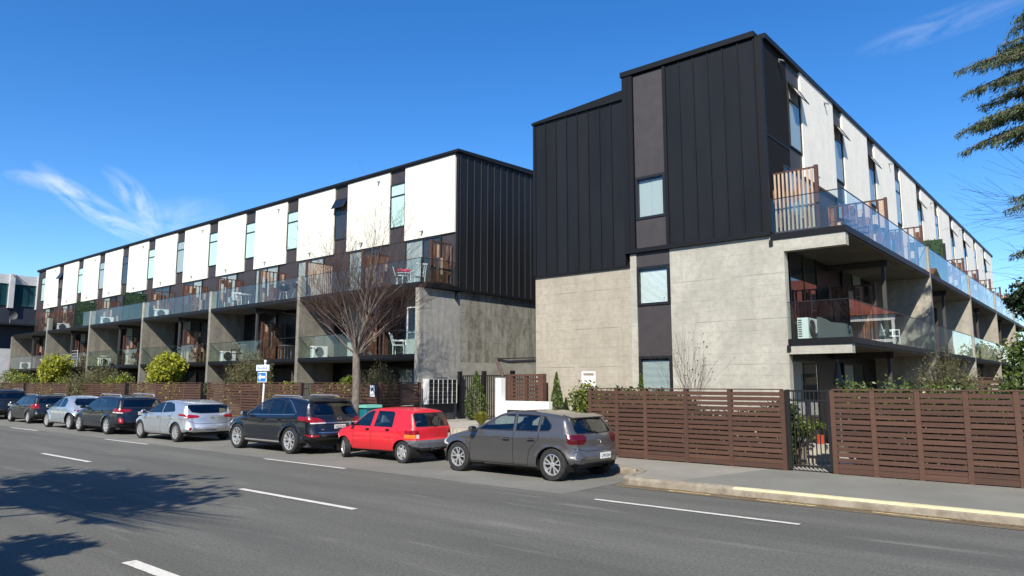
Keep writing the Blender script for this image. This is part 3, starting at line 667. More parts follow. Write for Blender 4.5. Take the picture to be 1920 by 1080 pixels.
gl = ['right of the navy SUV roof', 'between the silver hatchback and the navy SUV', 'above the navy wagon', 'above the silver rounded coupe', 'above the black hatchback']
for (b, a), t in zip(GX, gl): bar_gate('narrow black bar gate in the left fence, '+t, a+.04, b-.04, 16.82, .14, 1.9, 5)
# garden divider on the right, behind the hedge
slat_fence('low brown timber divider in the courtyard below the balconies', ((-4.25, 28), (-3.0, 28)), [0, 1], .14, 2.05, 12)

# ------------------------------------------------------------------ entry between the blocks
sheet('entry_landing', -20.6, -14.97, 17.2, 24, .47, 'paver', kind='structure')
m = MB(); m.box(-20.6, -14.97, 16.95, 17.2, .1, .468); m.build('entry_step', 'stone_face', kind='structure')
for k in range(13):
    a = -20.6+.433*k; BX('step_stone', 'stone_face', bpy.data.objects['entry_step'], a+.008, a+.425, 16.90+.01*math.sin(k*3), 16.949, .14, .455+.008*math.cos(k*5))
m = MB(); m.prism([(-20.6, 16.0, .135), (-20.6, 16.9, .24), (-20.6, 16.9, .13)], (5.6, 0, 0)); m.build('entry_ramp', 'paver', kind='structure')
MBX = root('mailbox_bank', (-20.55, 20.08, 1.1), 'white-framed bank of dark mailboxes fixed to the concrete wall', 'mailboxes')
m = MB(); m.box(-20.72, -20.45, 19.31, 20.87, 1.1, 2.045); m.build('casing', 'charcoal_paint', MBX); BX('end_panel', 'white_enamel', MBX, -20.72, -20.42, 19.28, 19.309, 1.09, 2.06); BX('top_panel', 'white_enamel', MBX, -20.72, -20.41, 19.31, 20.88, 2.046, 2.062)
for i in range(6):
    for j in range(6):
        y0 = 19.33+i*.255; z0 = 1.125+j*.152
        d = MB().box(-20.449, -20.435, y0+.012, y0+.235, z0+.008, z0+.142).build('mailbox_door', 'black_metal', MBX)
        BX('slot', 'ink', d, -20.4345, -20.431, y0+.05, y0+.2, z0+.095, z0+.12)
for i in range(7): y0 = 19.322+i*.255; BX('divider', 'white_enamel', MBX, -20.45, -20.41, y0-.008, y0+.008, 1.1, 2.045)
for j in range(7): BX('shelf', 'blind_grey', MBX, -20.449, -20.425, 19.31, 20.86, 1.12+j*.152-.003, 1.12+j*.152+.003)
BX('top_light', 'charcoal_paint', MBX, -20.72, -20.5, 19.85, 20.4, 2.062, 2.12)
BX('shelf_panel', 'charcoal_paint', MBX, -20.719, -20.62, 19.25, 20.9, .475, 1.098)  # dark panel added as the shade on the concrete under the mailboxes
# black bar fence across the gap
bf = root('bar_fence', (-18, 21.2, .47), 'tall black bar fence closing the gap between the two blocks', 'fence')
for x in (-20.6, -19.27, -17.8, -16.4, -15.05): BX('post', 'black_metal', bf, x-.07, x+.07, 21.13, 21.27, .47, 2.37)
for z in (.62, 2.18): BX('rail', 'black_metal', bf, -20.6, -15.0, 21.185, 21.215, z-.02, z+.02)
for k in range(50):
    x = -20.5+k*.109; BX('bar', 'black_metal', bf, x-.0125, x+.0125, 21.187, 21.213, .55, 2.22)
pg = root('pergola_arm', (-17.9, 20.6, 2.2), 'dark leaning timber arm with a rail above the bar fence', 'pergola')
m = MB().tube([(-17.75, 20.6, .47), (-17.78, 20.6, 2.2), (-18.12, 20.6, 2.86)], [.07, .07, .075], 8); m.build('post', 'bark_dark', pg)
MB().tube([(-18.1, 20.6, 2.8), (-17.5, 20.6, 2.68), (-16.2, 20.6, 2.7), (-15.0, 20.6, 2.72)], .055, 8).build('rail', 'black_metal', pg)
MB().tube([(-18.0, 20.6, 2.82), (-15.0, 20.6, 2.80)], .02, 6).build('cable', 'black_metal', pg)
# white wall with brown slatted gate behind
wwl = root('white_wall', (-14.9, 18.3, .13), 'white L-shaped rendered wall in front of the brown louvred gate', 'wall')
MB().prism([(-15.98, 18.15, .13), (-13.77, 18.15, .13), (-13.77, 18.15, 1.32), (-15.74, 18.15, 1.32), (-15.74, 18.15, 2.07), (-15.98, 18.15, 2.07)], (0, .22, 0)).build('rendered_wall', 'white_paint', wwl)
BX('slot_panel', 'ink', wwl, -15.45, -14.3, 18.12, 18.148, .86, 1.04)
lg = root('louvred_gate', (-15.0, 18.6, .47), 'brown louvred double gate behind the white wall', 'gate')
for x in (-15.72, -14.36): BX('post', 'fence_brown', lg, x-.09, x+.09, 18.52, 18.7, .47, 2.2)
for x in (-15.6, -15.06, -14.98, -14.48): BX('stile', 'fence_brown', lg, x-.03, x+.03, 18.55, 18.63, .55, 2.12)
BX('head_rail', 'fence_brown', lg, -15.63, -14.45, 18.54, 18.64, 2.121, 2.19)
for a, b in ((-15.565, -15.095), (-14.945, -14.515)):
    for k in range(12): BX('slat', 'fence_brown_b', lg, a, b, 18.57, 18.61, .6+k*.125, .685+k*.125)

# ------------------------------------------------------------------ street furniture
sg = root('street_sign', (-23.55, 14.2, .13), 'white pole with street name blade and blue arrow plate', 'sign')
m = MB().tube([(-23.62, 14.2, .1), (-23.57, 14.2, 1.3), (-23.52, 14.2, 2.6)], .035, 10); m.lathe([(0, .07), (.045, .05), (.05, 0), (.045, -.05), (0, -.07)], 10, 'z', (-23.515, 14.2, 2.66)); m.build('pole', 'white_enamel', sg, smooth=True)
bl = MB().box(-23.98, -23.14, 14.12, 14.145, 2.33, 2.55).build('name_blade', 'sign_pale', sg)
BX('blade_border', 'sign_white', bl, -23.955, -23.165, 14.114, 14.119, 2.355, 2.525)
# the lettering is too soft to read in the photograph: a row of dark upright strokes
sr = random.Random(5); x = -23.88
while x < -23.24:
    wdt = sr.choice((.018, .03, .045)); BX('letter_stroke', 'sign_blue', bl, x, x+wdt*.7, 14.108, 14.1135, 2.39, 2.39+sr.choice((.09, .1, .055))); x += wdt+.022
ar = MB().box(-23.86, -23.30, 14.12, 14.145, 1.93, 2.29).build('arrow_plate', 'sign_white', sg)
BX('arrow_field', 'sign_blue', ar, -23.835, -23.325, 14.114, 14.119, 1.955, 2.265)
MB().prism([(x, 14.113, z) for x, z in ((-23.80, 2.11), (-23.66, 2.235), (-23.66, 2.15), (-23.36, 2.15), (-23.36, 2.07), (-23.66, 2.07), (-23.66, 1.985))], (0, -.004, 0)).build('arrow', 'sign_white', ar)
bn = root('wheelie_bin', (-19.15, 15.4, .13), 'teal wheelie bin beside the street tree', 'bin')
MB().prism([(-19.42, 15.15, .2), (-18.92, 15.15, .2), (-18.86, 15.1, 1.1), (-19.48, 15.1, 1.1)], (0, .55, 0)).build('body', 'bin_teal', bn)
m = MB().prism([(-19.52, 15.05, 1.1), (-18.82, 15.05, 1.1), (-18.86, 15.07, 1.19), (-19.48, 15.07, 1.19)], (0, .66, 0)); m.build('lid', 'bin_lid', bn)
for x in (-19.46, -18.9): inst('wheel', 'bin_wheel', lambda: MB().lathe([(.0, -.03), (.09, -.03), (.1, 0), (.09, .03), (0, .03)], 16, 'x'), 'fan_black', bn, (x, 15.62, .23))
nt = root('notice_plate', (-20.62, 16.7, 1.55), 'small white notice plate with a dark symbol on the fence corner', 'sign')
BX('plate', 'sign_white', nt, -20.72, -20.47, 16.715, 16.725, 1.42, 1.82)
MB().prism([(x, 16.714, z) for x, z in ((-20.68, 1.66), (-20.60, 1.74), (-20.52, 1.73), (-20.55, 1.66), (-20.62, 1.62), (-20.66, 1.57))], (0, -.003, 0)).build('symbol', 'ink', nt)
for z in (1.46, 1.50): BX('text_line', 'ink', nt, -20.69, -20.5, 16.7115, 16.714, z, z+.012)

# ------------------------------------------------------------------ balcony things
def chair(loc, rz, mat, label, grp='balcony chairs', shell=False):
    r = root('balcony_chair', loc, label, 'chair', grp)
    if shell:
        def mk():
            m = MB(); prof = [(-.34, .0, .02), (-.36, .02, .40), (-.30, .04, .62)]
            m.prism([(-.40, -.33, .0), (.40, -.33, .0), (.34, -.33, .52), (.2, -.33, .56), (-.1, -.33, .60), (-.30, -.33, .78), (-.40, -.33, .80)], (0, .06, 0))
            m.prism([(-.40, .27, .0), (.40, .27, .0), (.34, .27, .52), (.2, .27, .56), (-.1, .27, .60), (-.30, .27, .78), (-.40, .27, .80)], (0, .06, 0))
            m.box(-.40, -.33, -.27, .27, .1, .80); m.box(-.33, .33, -.27, .27, .30, .40); return m
        inst('shell', 'tubchair'+mat, mk, mat, r, loc, rz, scale=(.95, 1, .76)); return r
    def seat(): return MB().box(-.24, .24, -.24, .24, .42, .45)
    def back():
        m = MB()
        for k in range(6): m.prism([(-.23+k*.083, .23, .45), (-.2+k*.083, .23, .45), (-.2+k*.083, .36, .9), (-.23+k*.083, .36, .9)], (0, .02, 0))
        m.prism([(-.25, .355, .88), (.25, .355, .88), (.25, .37, .95), (-.25, .37, .95)], (0, .03, 0)); return m
    inst('seat', 'ch_seat'+mat, seat, mat, r, loc, rz); inst('backrest', 'ch_back'+mat, back, mat, r, loc, rz)
    for k, (a, b) in enumerate(((-.22, -.22), (.22, -.22), (-.22, .22), (.22, .22))):
        c, s = math.cos(rz), math.sin(rz)
        inst('leg', 'ch_leg'+mat, lambda: MB().tube([(0, 0, 0), (0, 0, .42)], .018, 6), mat, r, (loc[0]+a*c-b*s, loc[1]+a*s+b*c, loc[2]), rz)
    inst('armrest', 'ch_arm'+mat, lambda: MB().box(-.27, -.22, -.22, .26, .62, .65).box(.22, .27, -.22, .26, .62, .65).box(-.26, -.23, -.22, -.19, .45, .62).box(.23, .26, -.22, -.19, .45, .62), mat, r, loc, rz)
    return r
def table(loc, rad, h, mat, label):
    r = root('balcony_table', loc, label, 'table', 'balcony tables')
    inst('top', 'tb%s%.2f' % (mat, rad), lambda: MB().lathe([(0, h-.03), (rad, h-.03), (rad, h), (0, h)], 20, 'z'), mat, r, loc)
    for k in range(4):
        a = k*math.pi/2+.7; p = (loc[0]+math.cos(a)*rad*.7, loc[1]+math.sin(a)*rad*.7, loc[2])
        inst('leg', 'tl%s%.2f' % (mat, h), lambda: MB().tube([(0, 0, 0), (0, 0, h-.03)], .018, 6), mat, r, p)
    return r
def bbq(loc, label):
    r = root('kettle_barbecue', loc, label, 'barbecue', 'barbecues')
    inst('bowl', 'bq_bowl', lambda: MB().lathe([(0, .55), (.15, .57), (.24, .65), (.28, .76), (.285, .78), (.26, .9), (.18, .98), (.05, 1.02), (0, 1.02)], 20, 'z'), 'black_metal', r, loc, smooth=True)
    for k in range(3):
        a = k*2.1; inst('leg', 'bq_leg%d' % k, lambda: MB().tube([(math.cos(a)*.12, math.sin(a)*.12, .58), (math.cos(a)*.3, math.sin(a)*.3, 0)], .015, 6), 'grey_metal', r, loc)
    inst('handle', 'bq_h', lambda: MB().tube([(-.06, 0, 1.02), (-.06, 0, 1.08), (.06, 0, 1.08), (.06, 0, 1.02)], .012, 6), 'grey_metal', r, loc)
    return r
chair((-23.0, 20.1, F2), 2.4, 'white_enamel', 'white garden chair on the top end balcony, left one of two')
chair((-21.9, 20.0, F2), -1.9, 'white_enamel', 'white folding chair leaning back on the top end balcony, right one')
table((-22.5, 19.75, F2), .35, .6, 'white_enamel', 'white round table with red cloth on the top end balcony')
tcm = root('red_cloth', (-22.5, 19.75, F2+.61), 'crumpled red cloth on the white balcony table', 'cloth'); m = MB()
for k in range(9): a = k*.7; m.tube([(-22.5+.2*math.cos(a)-.1, 19.75+.2*math.sin(a), F2+.62), (-22.5+.25*math.cos(a+1), 19.75+.25*math.sin(a+1), F2+.70), (-22.5+.3*math.cos(a+2), 19.75+.3*math.sin(a+2), F2+.63)], [.04, .07, .03], 6)
m.build('folds', 'red_cloth', tcm, smooth=True)
bbq((-31.2, 19.7, F2), 'black kettle barbecue on the top balcony, second bay of the left block')
bbq((-29.9, 19.6, F2), 'second kettle barbecue, right of the other on the same top balcony')
chair((-36.0, 19.8, F2), 1.0, 'grey_metal', 'grey metal chair on the top balcony, second bay of the left block')
table((-35.2, 19.8, F2), .4, .72, 'white_enamel', 'pale round table beside the grey chair, left block top balcony')
table((-31.0, 19.8, F1), .35, .72, 'grey_metal', 'grey round table on the lower balcony, second bay of the left block')
chair((-35.5, 19.8, F1), .4, 'fan_black', 'black chair on the lower balcony, second bay of the left block')
chair((-22.6, 19.7, F1), 2.2, 'white_enamel', 'white chair on the lower end balcony beside the concrete wall')
table((-52.8, 19.8, F1), .4, .72, 'white_enamel', 'white table on the lower balcony, fourth bay of the left block')
rk = root('drying_rack', (-57.6, 19.6, F1), 'white drying rack on the lower balcony, fifth bay of the left block', 'rack')
m = MB()
for x in (-58.3, -56.9): m.tube([(x, 19.5, F1), (x, 19.5, F1+1.25)], .02, 6)
m.build('uprights', 'white_enamel', rk); m = MB()
for k in range(6): m.tube([(-58.3, 19.5, F1+.2+k*.2), (-56.9, 19.5, F1+.2+k*.2)], .014, 5)
m.build('rails', 'white_enamel', rk)
wr_ = root('window_rack', (-21.25, 19.25, F1), 'tall white metal frame on the lower end balcony by the wall edge', 'rack'); m = MB()
for x in (-21.6, -21.0): m.box(x-.02, x+.02, 19.2, 19.24, F1, F1+1.9)
for z in (.05, .9, 1.88): m.box(-21.58, -21.02, 19.2, 19.24, F1+z-.02, F1+z+.02)
m.build('frame', 'white_enamel', wr_); BX('shelf', 'white_enamel', wr_, -21.58, -21.02, 19.24, 19.5, F1+.03, F1+.05)
chair((-5.6, 19.75, F1), 0.1, 'tub_grey', 'grey moulded tub chair on the lower corner balcony', shell=True)
chair((-5.6, 22.4, F2), 1.2, 'fan_black', 'dark chair on the top balcony of the black block')
chair((-5.8, 26.4, F1), 2.2, 'white_enamel', 'white chair on the lower balcony of the black block near the first fin')
um = root('folded_umbrella', (-5.2, 19.7, .14), 'folded grey garden umbrella standing in the shade under the corner balcony', 'umbrella')
MB().lathe([(.02, 0), (.02, 2.4)], 8, 'z', (-5.85, 20.6, .14)).build('pole', 'grey_metal', um); MB().lathe([(.03, 2.35), (.14, 1.75), (.12, 1.7), (.02, 1.75)], 10, 'z', (-5.85, 20.6, .14)).build('canopy', 'tub_grey', um)
# ------------------------------------------------------------------ cars
pm('tyre', (.016, .016, .017), (.035, .034, .032), scale=9, rough=.85, space='obj', lo=.45, hi=.75)
pm('alloy', (.68, .69, .70), rough=.3, metal=.7); pm('alloy_dark', (.02, .02, .022), rough=.4)
pm('steel_rim', (.60, .60, .60), rough=.35, metal=.7)
pm('chrome', (.62, .62, .62), rough=.28, metal=1)
pm('black_trim', (.012, .012, .013), rough=.5); pm('seam', (.004, .004, .004), rough=.9)
pm('bumper_grey', (.065, .072, .085), (.085, .092, .105), scale=5, rough=.65, space='obj')
pm('lamp_red', (.24, .004, .009), rough=.2, coat=.25); pm('lamp_deep', (.075, .002, .006), rough=.2, coat=.25)
pm('lamp_orange', (.65, .16, .02), rough=.15, coat=.5); pm('lamp_clear', (.62, .60, .60), rough=.12, coat=.5)
pm('seat_cloth', (.055, .055, .06), (.035, .035, .038), scale=12, rough=.95, space='obj'); pm('headrest_pale', (.30, .36, .45), rough=.9)
pm('headliner', (.25, .245, .235), rough=.95)
pm('plate_white', (.75, .75, .73), rough=.35); pm('plate_black', (.02, .02, .022), rough=.4)
def paint(name, c, metal=.0, rough=.25, coat=1.0):
    m = pm(name, c, tuple(min(1, v*1.06) for v in c), scale=2, rough=rough, metal=metal, coat=coat, space='obj'); return m
paint('paint_grey', (.115, .112, .112), .55, .33); paint('paint_red', (.55, .014, .024), 0, .4, .5); paint('paint_navy', (.005, .006, .012), 0, .3, .55)
paint('paint_silver', (.52, .545, .58), .7, .36); paint('paint_ink', (.005, .007, .014), 0, .3, .55); paint('paint_silver_cool', (.47, .52, .56), .65, .36); paint('paint_black', (.006, .006, .007), 0, .3, .55)

def catmull(pts, sub):
    P = np.array(pts, float); n = len(P); outp = []
    for i in range(n-1):
        p0, p1, p2, p3 = P[max(i-1, 0)], P[i], P[i+1], P[min(i+2, n-1)]
        d1 = max(np.linalg.norm((p2-p1)[:2]), 1e-6); d0 = max(np.linalg.norm((p1-p0)[:2]), 1e-6); d2 = max(np.linalg.norm((p3-p2)[:2]), 1e-6)
        m1 = (p2-p0)/(d0+d1)*d1 if i > 0 else (p2-p1); m2 = (p3-p1)/(d1+d2)*d1 if i < n-2 else (p2-p1)
        k = max(2, min(sub, int(d1/.035)+1))
        for j in range(k):
            t = j/k; h = (2*t**3-3*t*t+1, t**3-2*t*t+t, -2*t**3+3*t*t, t**3-t*t)
            outp.append(h[0]*p1+h[1]*m1+h[2]*p2+h[3]*m2)
    outp.append(P[-1]); return np.array(outp)
def inset(poly, d):
    c = np.mean(poly, axis=0); n = len(poly); outp = []
    a2 = sum(poly[i][0]*poly[(i+1) % n][1]-poly[(i+1) % n][0]*poly[i][1] for i in range(n)); sg = 1 if a2 > 0 else -1
    for i in range(n):
        p0, p1, p2 = (np.array(poly[(i+k) % n], float) for k in (-1, 0, 1))
        e1 = p1-p0; e2 = p2-p1; n1 = np.array([-e1[1], e1[0]])*sg/np.linalg.norm(e1); n2 = np.array([-e2[1], e2[0]])*sg/np.linalg.norm(e2)
        b = n1+n2; b = b/np.dot(b, b)*2; outp.append(tuple(p1+b*d*1.0))
    return outp
KZ = .915     # body heights as they measure against the wheelbase in the photograph
class Car:
    def __init__(s, name, label, S, pos):
        s.S = S; s.r = root(name, (pos[0]+S['L']/2, pos[1], 0), label, 'car', 'cars parked along the kerb'); s.pos = pos
        U = catmull(S['U'], 7); lx, lz = np.array(S['low']).T; s.L = S['L']; s.W2 = S['W']/2
        t = np.gradient(U[:, :2], axis=0); t /= np.linalg.norm(t, axis=1)[:, None]; nrm = np.stack([-t[:, 1], t[:, 0]], 1)
        E = U[:, :2]-nrm*U[:, 3:4]; E[:, 0] = np.maximum.accumulate(E[:, 0]+np.arange(len(E))*1e-5)
        # lower chain shifted inside the crown at both ends
        x0, x1 = E[0, 0], E[-1, 0]; lxe = x0+(lx-lx[0])/(lx[-1]-lx[0])*(x1-x0); zl = np.interp(E[:, 0], lxe, lz); zl[0] = E[0, 1]; zl[-1] = E[-1, 1]
        zl = np.minimum(zl, E[:, 1]); Lw = np.stack([E[:, 0], zl], 1)
        sil = np.concatenate([E, Lw[::-1]]); Rs = np.concatenate([U[:, 2], np.full(len(Lw), .09)])
        Rs[len(E):] = np.where((Lw[::-1, 0] < .45) | (Lw[::-1, 0] > s.L-.45), .22, .07)
        # resample silhouette finely for distances
        def yat(p):
            d2 = ((p[:, None, :]-sil[None])**2).sum(2); k = d2.argmin(1); d = np.sqrt(d2[np.arange(len(p)), k])
            # distance to segment rather than to sample
            a = sil[k]; nx = sil[(k+1) % len(sil)]; pv = sil[k-1]
            for q in (nx, pv):
                e = q-a; l2 = (e*e).sum(1)+1e-12; tt = np.clip(((p-a)*e).sum(1)/l2, 0, 1); d = np.minimum(d, np.linalg.norm(p-(a+e*tt[:, None]), axis=1))
            r = Rs[k]; rr = np.maximum(r-d, 0); return s.side(p[:, 0], p[:, 1])-r+np.sqrt(np.maximum(r*r-rr*rr, 0))
        nv = 26; nt = len(E); verts = []; faces = []
        vs = .5-.5*np.cos(np.linspace(0, math.pi, nv)); vs = .55*vs+.45*np.linspace(0, 1, nv)
        G = np.zeros((nt, nv, 3))
        for j, v in enumerate(vs):
            p = E*(1-v)+Lw*v; G[:, j, 0] = p[:, 0]; G[:, j, 2] = p[:, 1]; G[:, j, 1] = yat(p)
        def add(A):
            i0 = len(verts); verts.extend(map(tuple, A.reshape(-1, 3))); a, b = A.shape[:2]
            for i in range(a-1):
                for j in range(b-1): q = i0+i*b+j; faces.append((q, q+1, q+b+1, q+b))
        add(G); Gm = G.copy(); Gm[:, :, 1] *= -1; add(Gm)
        nw = 13; wv = np.linspace(-1, 1, 2*nw-1); B = np.zeros((nt, 2*nw-1, 3)); ye = G[:, 0, 1]
        for j, wj in enumerate(wv):
            c = U[:, :2]-nrm*(U[:, 3:4]*(abs(wj)**2.2)); k = abs(wj)**2.2
            B[:, j, 0] = c[:, 0]*(1-k)+E[:, 0]*k if False else c[:, 0]; B[:, j, 2] = c[:, 1]; B[:, j, 1] = ye*wj
        B[:, 0, 0] = E[:, 0]; B[:, -1, 0] = E[:, 0]; add(B)
        D = np.zeros((nt, 7, 3)); yb = G[:, -1, 1]
        for j, wj in enumerate(np.linspace(-1, 1, 7)): D[:, j, 0] = Lw[:, 0]; D[:, j, 2] = Lw[:, 1]; D[:, j, 1] = yb*wj
        # bottom follows the crown at the ends so it closes against the band
        add(D)
        me = bpy.data.meshes.new('tmp'); me.from_pydata(verts, [], faces); bm = bmesh.new(); bm.from_mesh(me); bpy.data.meshes.remove(me)
        bmesh.ops.remove_doubles(bm, verts=bm.verts, dist=.0015); bmesh.ops.dissolve_degenerate(bm, dist=.0005, edges=bm.edges)
        bmesh.ops.recalc_face_normals(bm, faces=bm.faces); s.bm = bm; s.lay = bm.faces.layers.int.new('part'); s.parts = [('body', S['paint'])]
        s.bvh = BVHTree.FromBMesh(bm)
    def side(s, x, z):
        S = s.S; zb = np.interp(x, *np.array(S['belt']).T); w = s.W2*(1-S.get('plan', .05)*np.abs((x-s.L*.52)/(s.L/2))**3)
        y = w-np.maximum(z-zb, 0)*S.get('tumble', .34)-np.clip((z-zb+.03)/.05, 0, 1)*.012-.09*np.clip((.52-z)/.35, 0, 1)**2-.03*np.clip((z-.6)/(np.maximum(zb-.6, .05)), 0, 1)**2
        for zc, amp in S.get('crease', ()): y = y+amp*np.clip(1-np.abs(z-zc-.03*(x-s.L/2)/s.L)/.07, 0, 1)
        for xw in (S['xf'], S['xr']):
            rr = np.hypot(x-xw, z-S['r']); ra = S['ra']; y = y+S.get('flare', .018)*np.clip(1-np.abs(rr-ra-.01)/.075, 0, 1)
        return y
    def cut(s, poly, view, name, mat, lim=.12, xr=None, split=False):
        bm = s.bm; poly = [tuple(p) for p in poly]; n = len(poly)
        a2 = sum(poly[i][0]*poly[(i+1) % n][1]-poly[(i+1) % n][0]*poly[i][1] for i in range(n))
        if a2 < 0: poly = poly[::-1]
        ax = {'s': (0, 2), 'r': (1, 2), 'f': (1, 2), 't': (0, 1)}[view]
        lo = [min(p[i] for p in poly)-.05 for i in (0, 1)]; hi = [max(p[i] for p in poly)+.05 for i in (0, 1)]
        def okf(f):
            nn = f.normal
            if view == 's' and abs(nn.y) < lim: return False
            if view == 'r' and nn.x < lim: return False
            if view == 'f' and nn.x > -lim: return False
            if view == 't' and nn.z < lim: return False
            if xr and not (xr[0] <= f.calc_center_median().x <= xr[1]): return False
            return True
        def cand():
            res = []
            for f in bm.faces:
                if f[s.lay] == -1: continue
                c = f.verts[0].co
                if not (lo[0]-.12 < c[ax[0]] < hi[0]+.12 and lo[1]-.12 < c[ax[1]] < hi[1]+.12): continue
                if okf(f): res.append(f)
            return res
        for i in range(n):
            p, q = poly[i], poly[(i+1) % n]; e = (q[0]-p[0], q[1]-p[1]); co = [0, 0, 0]; no = [0, 0, 0]
            co[ax[0]], co[ax[1]] = p; no[ax[0]], no[ax[1]] = -e[1], e[0]
            fs = cand(); es = {e_ for f in fs for e_ in f.edges}; vs = {v for f in fs for v in f.verts}
            bmesh.ops.bisect_plane(bm, geom=list(fs)+list(es)+list(vs), dist=1e-5, plane_co=co, plane_no=no)
        k = next((i for i, p in enumerate(s.parts) if p[0] == name and p[1] == mat), None) if not split else None
        if k is None: s.parts.append((name, mat)); k = len(s.parts)-1
        for f in cand():
            c = f.calc_center_median(); a, b = c[ax[0]], c[ax[1]]
            if all((q[0]-p[0])*(b-p[1])-(q[1]-p[1])*(a-p[0]) > -1e-7 for p, q in zip(poly, poly[1:]+poly[:1])): f[s.lay] = k
        return k
    def drop(s, k):
        fs = [f for f in s.bm.faces if f[s.lay] == k]; bmesh.ops.delete(s.bm, geom=fs, context='FACES')
    def seam(s, pts, view='s', w=.014, **k):
        for (a, b) in zip(pts[:-1], pts[1:]):
            e = np.array(b)-np.array(a); nn = np.array([-e[1], e[0]])/np.linalg.norm(e)*w/2; s.cut([tuple(np.array(a)-nn), tuple(np.array(b)-nn), tuple(np.array(b)+nn), tuple(np.array(a)+nn)], view, 'panel_gap', 'seam', **k)
    def finish(s):
        bm = s.bm; bm.verts.ensure_lookup_table(); bm.normal_update(); s.parts.append(('underbody', 'seam')); ku = len(s.parts)-1
        for f in bm.faces:
            if f[s.lay] == 0 and f.normal.z < -.55: f[s.lay] = ku  # downward faces coloured black to deepen the shade under the car
        objs = {}
        for k, (name, mat) in enumerate(s.parts):
            fs = [f for f in bm.faces if f[s.lay] == k]
            if not fs: continue
            groups = [fs] if name in ('body', 'panel_gap', 'trim', 'underbody') else s.islands(fs)
            for g in groups:
                vm = {}; V = []; NN = []; Fc = []
                for f in g:
                    idx = []
                    for v in f.verts:
                        if v not in vm:
                            vm[v] = len(V); off = -.006 if 'glass' in mat else 0; V.append(tuple(v.co+v.normal*off)); NN.append(tuple(v.normal))
                        idx.append(vm[v])
                    Fc.append(idx)
                me = bpy.data.meshes.new(name); me.from_pydata(V, [], Fc)
                for p in me.polygons: p.use_smooth = True
                me.normals_split_custom_set_from_vertices(NN); me.materials.append(M[mat])
                o = bpy.data.objects.new(name, me); o.location = (s.pos[0], s.pos[1], 0); o.scale = (1, 1, KZ); link(o, s.r); objs.setdefault(name, []).append(o)
        bm.free(); s.objs = objs; return objs
    def islands(s, fs):
        left = set(fs); res = []
        while left:
            st = [left.pop()]; g = []
            while st:
                f = st.pop(); g.append(f)
                for e in f.edges:
                    for h in e.link_faces:
                        if h in left: left.remove(h); st.append(h)
            res.append(g)
        return [g for g in res if sum(f.calc_area() for f in g) > 2e-4] or res[:1]
    def hit_r(s, y, z):
        h = s.bvh.ray_cast(Vector((10, y, z)), Vector((-1, 0, 0))); return h[0].x if h[0] else s.L
    def hit_s(s, x, z, sg=-1):
        h = s.bvh.ray_cast(Vector((x, sg*5, z)), Vector((0, -sg, 0))); return h[0].y if h[0] else sg*s.W2
    def hit_t(s, x, y):
        h = s.bvh.ray_cast(Vector((x, y, 5)), Vector((0, 0, -1))); return h[0].z if h[0] else 1.4
    def add(s, name, mb, mat, smooth=False, parent=None):
        o = bpy.data.objects.new(name, mb.mesh(name, mat, smooth)); o.location = (s.pos[0], s.pos[1], 0); o.scale = (1, 1, KZ); return link(o, parent or s.r)
    def window(s, poly, view, mat='car_glass', t=.022, **k):
        s.cut(poly, view, 'window_seal', 'black_trim', **k); s.cut(inset(poly, t), view, 'window', mat, **k)
    def arches(s):
        S = s.S
        for xw in (S['xf'], S['xr']):
            n = 20; poly = [(xw+S['ra']*math.cos(2*math.pi*i/n), S['r']+.015+S['ra']*math.sin(2*math.pi*i/n)) for i in range(n)]
            k = s.cut(poly, 's', 'arch', 'seam', lim=.05, split=True); s.drop(k); s.parts[k] = ('arch_hole', 'seam')
            for sg in (-1, 1):
                m = MB(); yo = s.W2-.035; yi = s.W2-.30
                pr = [(xw+(S['ra']+.004)*math.cos(a), S['r']+.015+(S['ra']+.004)*math.sin(a)) for a in np.linspace(-.35, math.pi+.35, 18)]
                for (p, q) in zip(pr[:-1], pr[1:]): m.poly([(p[0], sg*yo, p[1]), (q[0], sg*yo, q[1]), (q[0], sg*yi, q[1]), (p[0], sg*yi, p[1])])
                m.poly([(p[0], sg*yi, p[1]) for p in pr]); s.add('wheel_liner', m, 'seam')
    def wheels(s, style, turn=0):
        S = s.S; r = S['r']*.965; tw = S.get('tw', .205)
        rr = r*(S.get('rimr', .66)+.02)
        def tyre(): return MB().lathe([(rr*.97, -tw*.44), (rr*1.04, -tw*.5), (r*.93, -tw*.5), (r*.985, -tw*.42), (r, -tw*.25), (r, tw*.25), (r*.985, tw*.42), (r*.93, tw*.5), (rr*1.0, tw*.5)], 36)
        def rim():
            m = MB().lathe([(rr*.99, -tw*.45), (rr*.93, -tw*.47), (rr*.90, -tw*.40), (rr*.88, tw*.2)], 36)
            sp, dbl, wid, dish = style['n'], style.get('dbl', 0), style['w'], style.get('dish', .02)
            yo = -tw*.43
            def spoke(a, w0, w1, r0, r1, tw_=0):
                ca, sa = math.cos(a), math.sin(a); a2 = a+tw_; c2, s2 = math.cos(a2), math.sin(a2)
                pts = [(r0*ca-w0*sa, yo+dish, r0*sa+w0*ca), (r0*ca+w0*sa, yo+dish, r0*sa-w0*ca), (r1*c2+w1*s2, yo, r1*s2-w1*c2), (r1*c2-w1*s2, yo, r1*s2+w1*c2)]
                m.prism(pts, (0, .022, 0))
            for k in range(sp):
                a = 2*math.pi*k/sp+.3
                if dbl:
                    for q in (-1, 1): spoke(a+q*dbl*.25, wid*.7*rr, wid*rr, rr*.2, rr*.93, q*dbl*.75)
                else: spoke(a, wid*style.get('in', .8)*rr, wid*rr, rr*.15, rr*.93, style.get('twist', 0))
            m.lathe([(0, yo-.004+dish*.5), (rr*.14, yo+dish*.4), (rr*.24, yo+dish), (rr*.24, yo+.05)], 18)
            if style.get('disc'): m.lathe([(rr*style['disc'], yo+dish+.01), (rr*.2, yo+dish+.008)], 24)
            return m
